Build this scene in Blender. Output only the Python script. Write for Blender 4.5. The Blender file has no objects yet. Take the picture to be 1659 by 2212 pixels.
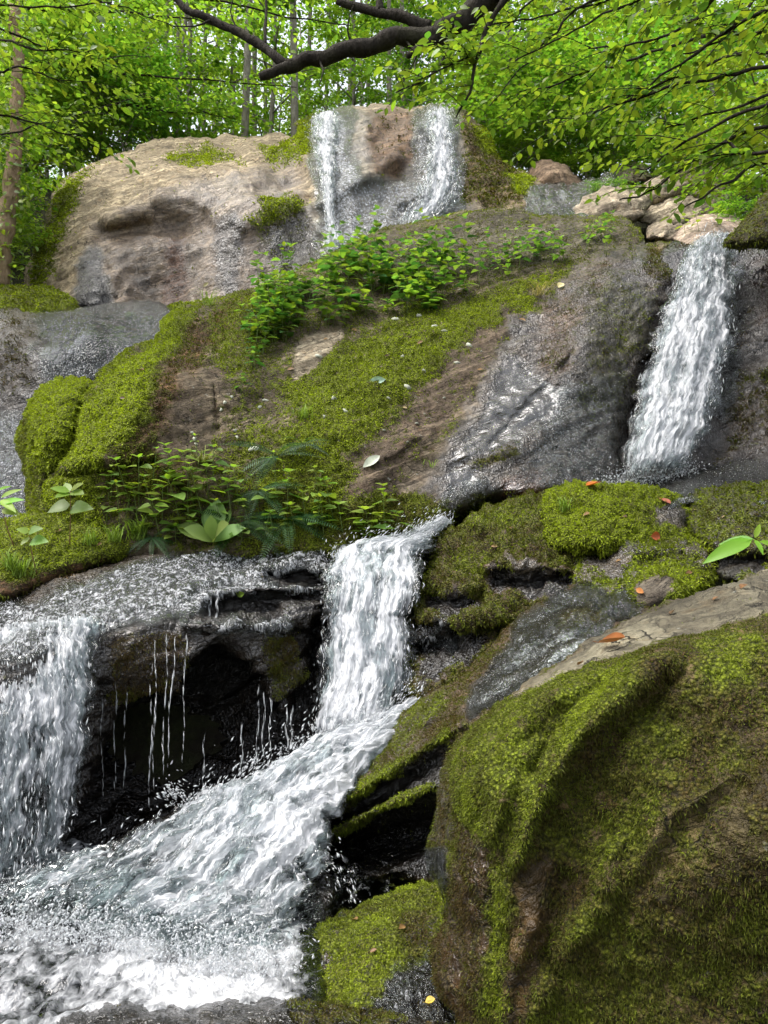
import bpy, math, random
import numpy as np
from mathutils import Vector, Matrix
from mathutils.geometry import delaunay_2d_cdt
from mathutils.bvhtree import BVHTree

R = math.radians
random.seed(7)
rng = np.random.default_rng(11)
S = bpy.context.scene
COL = S.collection

# ------------------------------------------------------------------ camera, sky, sun, exposure
CAM = np.array([0.0, 0.0, 1.65]); PITCH = R(3.0)
PW, PH = 1659.0, 2212.0            # the photograph measured in these units
LENS = 26.0; F = LENS / 36.0 * PH
cam_d = bpy.data.cameras.new('camera'); cam = bpy.data.objects.new('camera', cam_d); COL.objects.link(cam)
cam_d.sensor_fit = 'VERTICAL'; cam_d.sensor_height = 36.0; cam_d.sensor_width = 27.0; cam_d.lens = LENS
cam_d.clip_start = 0.05; cam_d.clip_end = 2000
cam.location = CAM; cam.rotation_euler = (R(90) + PITCH, 0, 0)
S.camera = cam

SUN_EL, SUN_AZ = R(64), R(255)      # azimuth from +Y clockwise: high, from the left and a little behind
wd = bpy.data.worlds.new('World'); S.world = wd; wd.use_nodes = True
nt = wd.node_tree; nt.nodes.clear()
sky = nt.nodes.new('ShaderNodeTexSky'); sky.sky_type = 'NISHITA'; sky.sun_disc = False
sky.sun_elevation = SUN_EL; sky.sun_rotation = SUN_AZ; sky.dust_density = 4.0; sky.air_density = 1.0
hs = nt.nodes.new('ShaderNodeHueSaturation'); hs.inputs['Saturation'].default_value = 0.32
bg = nt.nodes.new('ShaderNodeBackground'); bg.inputs['Strength'].default_value = 0.15
wo = nt.nodes.new('ShaderNodeOutputWorld')
nt.links.new(sky.outputs[0], hs.inputs['Color']); nt.links.new(hs.outputs[0], bg.inputs[0]); nt.links.new(bg.outputs[0], wo.inputs[0])
sl = bpy.data.lights.new('sun', 'SUN'); sun = bpy.data.objects.new('sun', sl); COL.objects.link(sun)
sl.energy = 1.0; sl.angle = R(32); sl.color = (1, 0.96, 0.88)
sd = Vector((math.sin(SUN_AZ) * math.cos(SUN_EL), math.cos(SUN_AZ) * math.cos(SUN_EL), math.sin(SUN_EL)))
sun.rotation_euler = sd.to_track_quat('Z', 'Y').to_euler(); sun.location = sd * 60
S.view_settings.view_transform = 'Standard'; S.view_settings.look = 'None'; S.view_settings.gamma = 1
S.view_settings.use_curve_mapping = False; S.view_settings.exposure = 1.55
S.cycles.use_denoising = True
try: S.cycles.denoiser = 'OPENIMAGEDENOISE'
except Exception: pass
S.cycles.use_adaptive_sampling = True; S.cycles.adaptive_threshold = 0.02
S.cycles.max_bounces = 6; S.cycles.diffuse_bounces = 3; S.cycles.glossy_bounces = 2
S.cycles.transmission_bounces = 4; S.cycles.transparent_max_bounces = 10
S.cycles.sample_clamp_indirect = 6; S.cycles.caustics_reflective = False; S.cycles.caustics_refractive = False

# ------------------------------------------------------------------ photograph to place
cp, sp = math.cos(PITCH), math.sin(PITCH)
def rays(u, v):
    x = (np.asarray(u, float) - PW / 2) / F; y = (PH / 2 - np.asarray(v, float)) / F
    return np.stack([x, cp - y * sp, sp + y * cp], -1)
def pt(u, v, Y):
    r = rays(u, v); return CAM + r * (np.asarray(Y, float) / r[..., 1])[..., None]
def to_px(P):
    d = np.asarray(P, float) - CAM
    fwd = d[..., 1] * cp + d[..., 2] * sp; up = -d[..., 1] * sp + d[..., 2] * cp
    return PW / 2 + d[..., 0] / fwd * F, PH / 2 - up / fwd * F

# ------------------------------------------------------------------ noise
_perm = np.random.default_rng(3).permutation(256); _perm = np.concatenate([_perm, _perm, _perm])
_g = np.random.default_rng(4).normal(size=(256, 3)); _g /= np.linalg.norm(_g, axis=1)[:, None]
def pn(P):
    P = np.asarray(P, float); i = np.floor(P).astype(int); f = P - i; w = f * f * f * (f * (f * 6 - 15) + 10)
    i &= 255; out = 0
    for dx in (0, 1):
        for dy in (0, 1):
            for dz in (0, 1):
                h = _perm[_perm[_perm[(i[:, 0] + dx) & 255] + ((i[:, 1] + dy) & 255)] + ((i[:, 2] + dz) & 255)]
                g = _g[h]; d = f - (dx, dy, dz)
                ww = (w[:, 0] if dx else 1 - w[:, 0]) * (w[:, 1] if dy else 1 - w[:, 1]) * (w[:, 2] if dz else 1 - w[:, 2])
                out = out + ww * (g * d).sum(1)
    return out * 1.6
def fbm(P, oct=4, gain=0.5, seed=0.0):
    P = np.asarray(P, float) + seed; a = 1.0; o = 0; t = 0
    for k in range(oct):
        o = o + a * pn(P * 2.03 ** k + 17.3 * k); t += a; a *= gain
    return o / t
def sstep(a, b, x):
    t = np.clip((x - a) / (b - a), 0, 1); return t * t * (3 - 2 * t)

# ------------------------------------------------------------------ 2-D helpers in photograph units
def smooth_poly(pts, step, closed=True):
    p = np.array(pts, float); n = len(p); out = []
    rg = range(n) if closed else range(n - 1)
    for i in rg:
        if closed: a, b, c, d = p[i - 1], p[i], p[(i + 1) % n], p[(i + 2) % n]
        else: a, b, c, d = p[max(i - 1, 0)], p[i], p[i + 1], p[min(i + 2, n - 1)]
        k = max(1, int(np.linalg.norm((c - b)[:2]) / step))
        for j in range(k):
            t = j / k
            out.append(0.5 * ((2 * b) + (c - a) * t + (2 * a - 5 * b + 4 * c - d) * t * t + (3 * b - a - 3 * c + d) * t ** 3))
    if not closed: out.append(p[-1])
    return np.array(out)
def seg_dist(q, poly, closed=True):
    a = np.asarray(poly, float)[:, :2]; b = np.roll(a, -1, 0) if closed else a[1:]
    if not closed: a = a[:-1]
    best = np.full(len(q), 1e9); qx, qy = np.ascontiguousarray(q[:, 0]), np.ascontiguousarray(q[:, 1])
    for k in range(len(a)):
        ax, ay = a[k]; bx, by = b[k] - a[k]; dx = qx - ax; dy = qy - ay; t = np.clip((dx * bx + dy * by) / max(bx * bx + by * by, 1e-9), 0, 1)
        dx -= t * bx; dy -= t * by; np.minimum(best, dx * dx + dy * dy, out=best)
    return np.sqrt(best)
def inside(q, poly):
    x, y = q[:, 0], q[:, 1]; c = np.zeros(len(q), bool); p = np.asarray(poly, float); n = len(p)
    for i in range(n):
        x1, y1 = p[i - 1][:2]; x2, y2 = p[i][:2]
        if y1 == y2: continue
        m = ((y1 > y) != (y2 > y)) & (x < (x2 - x1) * (y - y1) / (y2 - y1) + x1); c ^= m
    return c
def sdf(q, poly, margin=90.0):
    p = np.array(poly, float)[:, :2]; out = np.full(len(q), -1e3); k = ((q > p.min(0) - margin) & (q < p.max(0) + margin)).all(1)
    if k.any(): d = seg_dist(q[k], p); out[k] = np.where(inside(q[k], p), d, -d)
    return out
class TPS:
    def __init__(s, pts, lam=1e-4):
        p = np.array(pts, float); s.c = p[:, :2] / 500; n = len(p)
        K = s.k(s.c); A = np.zeros((n + 3, n + 3)); A[:n, :n] = K + lam * np.eye(n)
        A[:n, n] = 1; A[:n, n + 1:] = s.c; A[n, :n] = 1; A[n + 1:, :n] = s.c.T
        s.w = np.linalg.solve(A, np.concatenate([p[:, 2], np.zeros(3)]))
    def k(s, q):
        r2 = ((q[:, None] - s.c[None]) ** 2).sum(-1); return 0.5 * r2 * np.log(r2 + 1e-12)
    def __call__(s, q):
        q = np.asarray(q, float) / 500; n = len(s.c)
        return s.k(q) @ s.w[:n] + s.w[n] + q @ s.w[n + 1:]

# ------------------------------------------------------------------ materials
def M(name):
    m = bpy.data.materials.new(name); m.use_nodes = True; t = m.node_tree; t.nodes.clear(); return m, t
class G:
    """small node-graph helper"""
    def __init__(s, t): s.t = t
    def n(s, typ, **kw):
        o = s.t.nodes.new('ShaderNode' + typ)
        for k, v in kw.items(): setattr(o, k, v)
        return o
    def set(s, sock, v):
        if isinstance(v, bpy.types.NodeSocket): s.t.links.new(v, sock)
        elif v is not None: sock.default_value = v
    def attr(s, name): return s.n('Attribute', attribute_name=name)
    def pos(s): return s.n('NewGeometry').outputs['Position']
    def math(s, op, a, b=None, c=None):
        o = s.n('Math', operation=op)
        for i, x in enumerate((a, b, c)):
            if x is not None: s.set(o.inputs[i], x)
        return o.outputs[0]
    def mapr(s, x, a, b, c=0.0, d=1.0):
        o = s.n('MapRange'); o.clamp = True
        for k, v in (('Value', x), ('From Min', a), ('From Max', b), ('To Min', c), ('To Max', d)): s.set(o.inputs[k], v)
        return o.outputs[0]
    def scale(s, vec, sc):
        o = s.n('VectorMath', operation='MULTIPLY'); s.set(o.inputs[0], vec); o.inputs[1].default_value = sc; return o.outputs[0]
    def noise(s, vec, sc, det=4, rough=0.55, dist=0.0):
        o = s.n('TexNoise'); s.set(o.inputs['Vector'], vec); s.set(o.inputs['Scale'], sc)
        o.inputs['Detail'].default_value = det; o.inputs['Roughness'].default_value = rough; o.inputs['Distortion'].default_value = dist
        return o.outputs['Fac']
    def vor(s, vec, sc, feat='F1'):
        o = s.n('TexVoronoi', feature=feat); s.set(o.inputs['Vector'], vec); o.inputs['Scale'].default_value = sc; return o.outputs['Distance']
    def mix(s, f, a, b, typ='MIX'):
        o = s.n('Mix', data_type='RGBA', blend_type=typ)
        s.set(o.inputs[0], f); s.set(o.inputs[6], a); s.set(o.inputs[7], b); return o.outputs[2]
    def bump(s, h, strength, dist, nrm=None):
        o = s.n('Bump'); s.set(o.inputs['Height'], h); s.set(o.inputs['Strength'], strength); o.inputs['Distance'].default_value = dist
        if nrm is not None: s.set(o.inputs['Normal'], nrm)
        return o.outputs[0]
    def out(s, sh):
        o = s.n('OutputMaterial'); s.t.links.new(sh, o.inputs[0])
def c4(c): return (c[0], c[1], c[2], 1.0)

def rock_material():
    m, t = M('wet_mossy_rock'); g = G(t); P = g.pos()
    col = g.attr('tone').outputs['Color']; moss = g.attr('moss').outputs['Fac']; wet = g.attr('wet').outputs['Fac']; mt = g.attr('mosstone').outputs['Fac']
    dp = g.n('VectorMath', operation='DOT_PRODUCT'); g.set(dp.inputs[0], P); dp.inputs[1].default_value = (-0.46, 0.1, 0.88)
    sx = g.n('SeparateXYZ'); g.set(sx.inputs[0], P); cx = g.n('CombineXYZ'); g.set(cx.inputs[0], g.math('MULTIPLY', dp.outputs['Value'], 16.0)); g.set(cx.inputs[1], g.math('MULTIPLY', sx.outputs[0], 1.6)); g.set(cx.inputs[2], g.math('MULTIPLY', sx.outputs[1], 1.6))
    bed = g.noise(cx.outputs[0], 1.0, 5, 0.62, 0.6)
    n1 = g.noise(P, 3.2, 6, 0.66); n2 = g.noise(P, 24, 4, 0.68); n3 = g.noise(P, 120, 2, 0.65); n4 = g.noise(P, 9, 4, 0.6)
    rc = g.mix(1.0, col, g.mix(g.mapr(n1, 0.28, 0.72), (0.35, 0.33, 0.31, 1), (1.7, 1.65, 1.55, 1)), 'MULTIPLY')
    rc = g.mix(1.0, rc, g.mix(g.mapr(n2, 0.3, 0.7), (0.5, 0.48, 0.46, 1), (1.4, 1.38, 1.32, 1)), 'MULTIPLY')
    rc = g.mix(1.0, rc, g.mix(g.mapr(bed, 0.35, 0.65), (0.6, 0.57, 0.54, 1), (1.25, 1.25, 1.22, 1)), 'MULTIPLY')
    jnt = g.math('MULTIPLY', g.mapr(g.math('ABSOLUTE', g.math('SUBTRACT', bed, 0.5)), 0.0, 0.022, 1.0, 0.0), g.mapr(n1, 0.4, 0.58)); rc = g.mix(g.math('MULTIPLY', jnt, 0.6), rc, (0.02, 0.017, 0.013, 1))
    sv = g.noise(g.scale(P, (5, 5, 0.7)), 1.0, 4, 0.6); rc = g.mix(g.mapr(sv, 0.5, 0.68, 0.0, 0.75), rc, g.mix(1.0, rc, (0.42, 0.41, 0.42, 1), 'MULTIPLY'))
    # rusty and dark algae stains, pale lichen where dry
    rc = g.mix(g.mapr(n4, 0.55, 0.72, 0.0, 0.5), rc, g.mix(1.0, rc, (0.8, 0.58, 0.36, 1), 'MULTIPLY'))
    ck = g.n('TexVoronoi', feature='DISTANCE_TO_EDGE'); dw = g.n('VectorMath', operation='ADD'); g.set(dw.inputs[0], g.scale(P, (1, 1, 1.5))); nz = g.n('TexNoise'); g.set(nz.inputs['Vector'], P); nz.inputs['Scale'].default_value = 3.0; nz.inputs['Detail'].default_value = 5; sc_ = g.n('VectorMath', operation='SCALE'); g.set(sc_.inputs[0], nz.outputs['Color']); sc_.inputs['Scale'].default_value = 0.9; g.set(dw.inputs[1], sc_.outputs[0]); g.set(ck.inputs['Vector'], dw.outputs[0]); ck.inputs['Scale'].default_value = 1.7
    crack = g.math('MULTIPLY', g.mapr(ck.outputs['Distance'], 0.0, 0.012, 1.0, 0.0), g.mapr(n1, 0.42, 0.55)); rc = g.mix(crack, rc, (0.012, 0.01, 0.008, 1))
    lich = g.mapr(g.noise(P, 17, 5, 0.6), 0.66, 0.71); dry = g.math('SUBTRACT', 1.0, wet)
    rc = g.mix(g.math('MULTIPLY', g.math('MULTIPLY', lich, dry), 0.55), rc, (0.33, 0.33, 0.28, 1))
    rc = g.mix(g.math('MULTIPLY', wet, 0.9), rc, g.mix(1.0, rc, (0.26, 0.245, 0.235, 1), 'MULTIPLY'))   # wet stone is darker stone
    # moss: attribute broken up by noise so that its edge is ragged
    mn = g.noise(P, 20, 4, 0.75); mf = g.mapr(g.math('ADD', moss, g.math('MULTIPLY', g.math('SUBTRACT', mn, 0.5), 2.1)), 0.40, 0.62)
    mc = g.mix(g.mapr(g.math('ADD', mt, g.math('MULTIPLY', g.math('SUBTRACT', g.noise(P, 7, 4, 0.68), 0.5), 1.9)), 0.2, 0.85), (0.185, 0.23, 0.012, 1), (0.07, 0.047, 0.011, 1))
    mv = g.vor(P, 85); mc = g.mix(1.0, mc, g.mix(g.mapr(mv, 0.1, 0.75), (1.25, 1.25, 1.2, 1), (0.22, 0.22, 0.24, 1)), 'MULTIPLY')
    base = g.mix(mf, rc, mc)
    dryh = g.math('ADD', g.math('ADD', g.math('MULTIPLY', n2, 0.55), g.math('MULTIPLY', n3, 0.22)), g.math('SUBTRACT', g.math('SUBTRACT', g.math('MULTIPLY', bed, 0.6), g.math('MULTIPLY', jnt, 0.3)), g.math('MULTIPLY', crack, 0.5)))
    sp_ = g.math('ADD', g.math('MULTIPLY', g.noise(g.scale(P, (1, 1, 0.5)), 52, 2, 0.6), g.mapr(wet, 0.9, 1.0, 1.2, 0.16)), g.math('MULTIPLY', g.noise(g.scale(P, (1, 1, 2)), 7, 3, 0.55), 1.5))
    h = g.n('Mix', data_type='FLOAT'); g.set(h.inputs[0], g.math('MULTIPLY', wet, 0.7)); g.set(h.inputs[2], dryh); g.set(h.inputs[3], sp_)
    h2 = g.n('Mix', data_type='FLOAT'); g.set(h2.inputs[0], mf); g.set(h2.inputs[2], h.outputs[0]); g.set(h2.inputs[3], g.math('ADD', 0.75, g.math('ADD', g.math('MULTIPLY', mv, -0.5), g.math('MULTIPLY', mn, 0.7))))
    b = g.bump(h2.outputs[0], 1.0, 0.035)
    wetm = g.math('MULTIPLY', wet, g.math('SUBTRACT', 1.0, g.math('MULTIPLY', mf, 0.7)))
    p = g.n('BsdfPrincipled'); g.set(p.inputs['Base Color'], base); g.set(p.inputs['Roughness'], g.mapr(wetm, 0.0, 0.8, 0.85, 0.14)); g.set(p.inputs['Normal'], b)
    g.set(p.inputs['IOR'], g.mapr(wetm, 0.9, 1, 1.5, 1.75)); g.set(p.inputs['Specular IOR Level'], g.mapr(wetm, 0, 1, 0.25, 1.0)); g.out(p.outputs[0]); return m
MAT_ROCK = rock_material()

def vcol_material(name, rough=0.6, trans=0.0, spec=0.4, tint=(1, 1, 1), vary=0.0):
    m, t = M(name); g = G(t); col = g.attr('tone').outputs['Color']
    if vary:
        oi = g.n('ObjectInfo'); hsv = g.n('HueSaturation'); g.set(hsv.inputs['Color'], col)
        g.set(hsv.inputs['Hue'], g.mapr(oi.outputs['Random'], 0, 1, 0.5 - 0.03 * vary, 0.5 + 0.02 * vary))
        g.set(hsv.inputs['Value'], g.mapr(g.math('FRACT', g.math('MULTIPLY', oi.outputs['Random'], 7.31)), 0, 1, 1 - 0.35 * vary, 1 + 0.3 * vary)); col = hsv.outputs[0]
    p = g.n('BsdfPrincipled'); g.set(p.inputs['Base Color'], col); p.inputs['Roughness'].default_value = rough; p.inputs['Specular IOR Level'].default_value = spec
    sh = p.outputs[0]
    if trans:
        tr = g.n('BsdfTranslucent'); g.set(tr.inputs['Color'], g.mix(1.0, col, (1.25, 1.3, 0.55, 1), 'MULTIPLY'))
        mx = g.n('MixShader'); mx.inputs[0].default_value = trans; t.links.new(sh, mx.inputs[1]); t.links.new(tr.outputs[0], mx.inputs[2]); sh = mx.outputs[0]
    g.out(sh); return m
MAT_MOSS = vcol_material('moss_frond', 0.7, 0.35, 0.25)
MAT_LEAF = vcol_material('leaf', 0.42, 0.5, 0.45, vary=1.0)
MAT_DEAD = vcol_material('dead_leaf', 0.5, 0.15, 0.4)

def bark_material(name, c1, c2, sc=1.0):
    m, t = M(name); g = G(t); P = g.pos()
    n = g.noise(g.scale(P, (18 * sc, 18 * sc, 5 * sc)), 1, 6, 0.65); n2 = g.noise(P, 3.5, 4)
    col = g.mix(g.mapr(n, 0.3, 0.7), c4(c1), c4(c2)); col = g.mix(g.mapr(n2, 0.5, 0.75, 0, 0.6), col, (0.06, 0.06, 0.03, 1))
    p = g.n('BsdfPrincipled'); g.set(p.inputs['Base Color'], col); p.inputs['Roughness'].default_value = 0.9; p.inputs['Specular IOR Level'].default_value = 0.12
    g.set(p.inputs['Normal'], g.bump(n, 1.0, 0.06)); g.out(p.outputs[0]); return m
MAT_BARK = bark_material('bark', (0.012, 0.010, 0.008), (0.05, 0.042, 0.034))
MAT_BARK_PALE = bark_material('pale_bark', (0.13, 0.12, 0.09), (0.32, 0.30, 0.24))

def ground_material():
    m, t = M('forest_soil'); g = G(t); P = g.pos(); n = g.noise(P, 3, 6, 0.65); n2 = g.noise(P, 25, 5, 0.7)
    col = g.mix(g.mapr(n, 0.35, 0.65), (0.03, 0.022, 0.014, 1), (0.055, 0.065, 0.02, 1)); col = g.mix(1.0, col, g.mix(n2, (0.4, 0.4, 0.4, 1), (1.5, 1.5, 1.4, 1)), 'MULTIPLY')
    p = g.n('BsdfPrincipled'); g.set(p.inputs['Base Color'], col); p.inputs['Roughness'].default_value = 0.95; g.set(p.inputs['Normal'], g.bump(n2, 1, 0.05)); g.out(p.outputs[0]); return m
MAT_GROUND = ground_material()

def water_material(name, stretch=0.13, freq=60.0, foam_lo=0.42, foam_hi=0.62, clear_tint=(0.9, 0.95, 0.95), white=0.84):
    """running water: broken white foam over clear water, by the coverage attribute; flow = (across, along, layer) in metres"""
    m, t = M(name); g = G(t); fl = g.attr('flow').outputs['Vector']; cov = g.attr('cover').outputs['Fac']
    st = g.scale(fl, (1, stretch, 1))
    n1 = g.noise(st, freq, 3, 0.6, 0.5); n2 = g.noise(g.scale(fl, (1, stretch * 1.6, 1)), freq * 0.28, 3, 0.55)
    f = g.math('ADD', g.math('ADD', g.math('MULTIPLY', n1, 0.55), g.math('MULTIPLY', n2, 0.45)), g.math('MULTIPLY', g.math('SUBTRACT', cov, 0.5), 0.55))
    foam = g.mapr(f, foam_lo, foam_hi)
    nb = g.noise(st, freq * 1.6, 1, 0.65)
    b = g.bump(g.math('ADD', n1, g.math('MULTIPLY', nb, 0.5)), 0.8, 0.02)
    p = g.n('BsdfPrincipled'); g.set(p.inputs['Base Color'], g.mix(g.mapr(f, foam_lo, foam_hi + 0.1), (white * 0.4, white * 0.42, white * 0.45, 1), (white, white, white * 1.02, 1))); p.inputs['Roughness'].default_value = 0.3
    p.inputs['Specular IOR Level'].default_value = 0.6; g.set(p.inputs['Normal'], b)
    tl = g.n('BsdfTranslucent'); tl.inputs['Color'].default_value = (0.88, 0.92, 0.95, 1); g.set(tl.inputs['Normal'], b)
    mw = g.n('MixShader'); mw.inputs[0].default_value = 0.3; t.links.new(p.outputs[0], mw.inputs[1]); t.links.new(tl.outputs[0], mw.inputs[2])
    tr = g.n('BsdfTransparent'); tr.inputs['Color'].default_value = c4(clear_tint)
    gl = g.n('BsdfGlossy'); gl.inputs['Roughness'].default_value = 0.08; g.set(gl.inputs['Normal'], b)
    fr = g.n('Fresnel'); fr.inputs['IOR'].default_value = 1.33; g.set(fr.inputs['Normal'], b)
    cl = g.n('MixShader'); t.links.new(g.math('MULTIPLY', fr.outputs[0], 1.4), cl.inputs[0]); t.links.new(tr.outputs[0], cl.inputs[1]); t.links.new(gl.outputs[0], cl.inputs[2])
    # where coverage is nil nothing is there at all
    mx = g.n('MixShader'); t.links.new(foam, mx.inputs[0]); t.links.new(cl.outputs[0], mx.inputs[1]); t.links.new(mw.outputs[0], mx.inputs[2])
    cut = g.n('MixShader'); g.set(cut.inputs[0], g.mapr(g.math('ADD', cov, g.math('MULTIPLY', g.math('SUBTRACT', n1, 0.5), 0.5)), 0.08, 0.16))
    tr2 = g.n('BsdfTransparent'); t.links.new(tr2.outputs[0], cut.inputs[1]); t.links.new(mx.outputs[0], cut.inputs[2])
    g.out(cut.outputs[0]); return m
MAT_FALL = water_material('falling_water')
MAT_FILM = water_material('water_film', stretch=0.5, freq=105.0, foam_lo=0.5, foam_hi=0.62)  # fine white specks: real foam, and painted stand-ins for sparkle on wet rock
def drop_material():
    m, t = M('water_drop'); g = G(t)
    p = g.n('BsdfPrincipled'); p.inputs['Base Color'].default_value = (0.68, 0.7, 0.72, 1); p.inputs['Roughness'].default_value = 0.12
    p.inputs['Specular IOR Level'].default_value = 0.8
    tl = g.n('BsdfTranslucent'); tl.inputs['Color'].default_value = (0.9, 0.93, 0.95, 1); mw = g.n('MixShader'); mw.inputs[0].default_value = 0.35
    t.links.new(p.outputs[0], mw.inputs[1]); t.links.new(tl.outputs[0], mw.inputs[2])
    tr = g.n('BsdfTransparent'); m2 = g.n('MixShader'); m2.inputs[0].default_value = 0.8; t.links.new(tr.outputs[0], m2.inputs[1]); t.links.new(mw.outputs[0], m2.inputs[2])
    g.out(m2.outputs[0]); return m
MAT_DROP = drop_material()

# ------------------------------------------------------------------ objects
def mesh_np(name, V, Fc, mat, attrs=None, smooth=True, origin=None, parent=None, nloop=3):
    V = np.asarray(V, np.float64); Fc = np.asarray(Fc, np.int32)
    me = bpy.data.meshes.new(name); o = np.zeros(3) if origin is None else np.asarray(origin, float)
    me.vertices.add(len(V)); me.vertices.foreach_set('co', (V - o).astype(np.float32).ravel())
    k = Fc.shape[1]; me.loops.add(Fc.size); me.loops.foreach_set('vertex_index', Fc.ravel())
    me.polygons.add(len(Fc)); me.polygons.foreach_set('loop_start', np.arange(0, Fc.size, k, dtype=np.int32))
    for an, a in (attrs or {}).items():
        a = np.asarray(a, np.float32)
        if a.ndim == 1: at = me.attributes.new(an, 'FLOAT', 'POINT'); at.data.foreach_set('value', a)
        elif an == 'flow': at = me.attributes.new(an, 'FLOAT_VECTOR', 'POINT'); at.data.foreach_set('vector', a.ravel())
        else:
            at = me.attributes.new(an, 'FLOAT_COLOR', 'POINT'); at.data.foreach_set('color', np.concatenate([a, np.ones((len(a), 1), np.float32)], 1).ravel())
    me.update(calc_edges=True); me.validate()
    if smooth: me.polygons.foreach_set('use_smooth', np.ones(len(me.polygons), bool))
    me.materials.append(mat); ob = bpy.data.objects.new(name, me); COL.objects.link(ob); ob.location = o
    if parent is not None: attach(ob, parent)
    return ob
def attach(ob, parent):
    ob.parent = parent; ob.matrix_parent_inverse = Matrix.Translation(-Vector(parent.location)) if parent.rotation_euler.to_matrix().is_identity else Matrix.Identity(4)
def empty(name, loc):
    o = bpy.data.objects.new(name, None); COL.objects.link(o); o.location = loc; o.empty_display_size = 0.1; return o
def tag(o, label=None, cat=None, group=None, kind=None):
    for k, v in (('label', label), ('category', cat), ('group', group), ('kind', kind)):
        if v: o[k] = v
    return o
def vnorm(V, T):
    n = np.cross(V[T[:, 1]] - V[T[:, 0]], V[T[:, 2]] - V[T[:, 0]]); o = np.zeros_like(V)
    for k in range(3):
        for a in range(3): o[:, a] += np.bincount(T[:, k], n[:, a], len(V))
    return o / np.maximum(np.linalg.norm(o, axis=1), 1e-12)[:, None]

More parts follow.
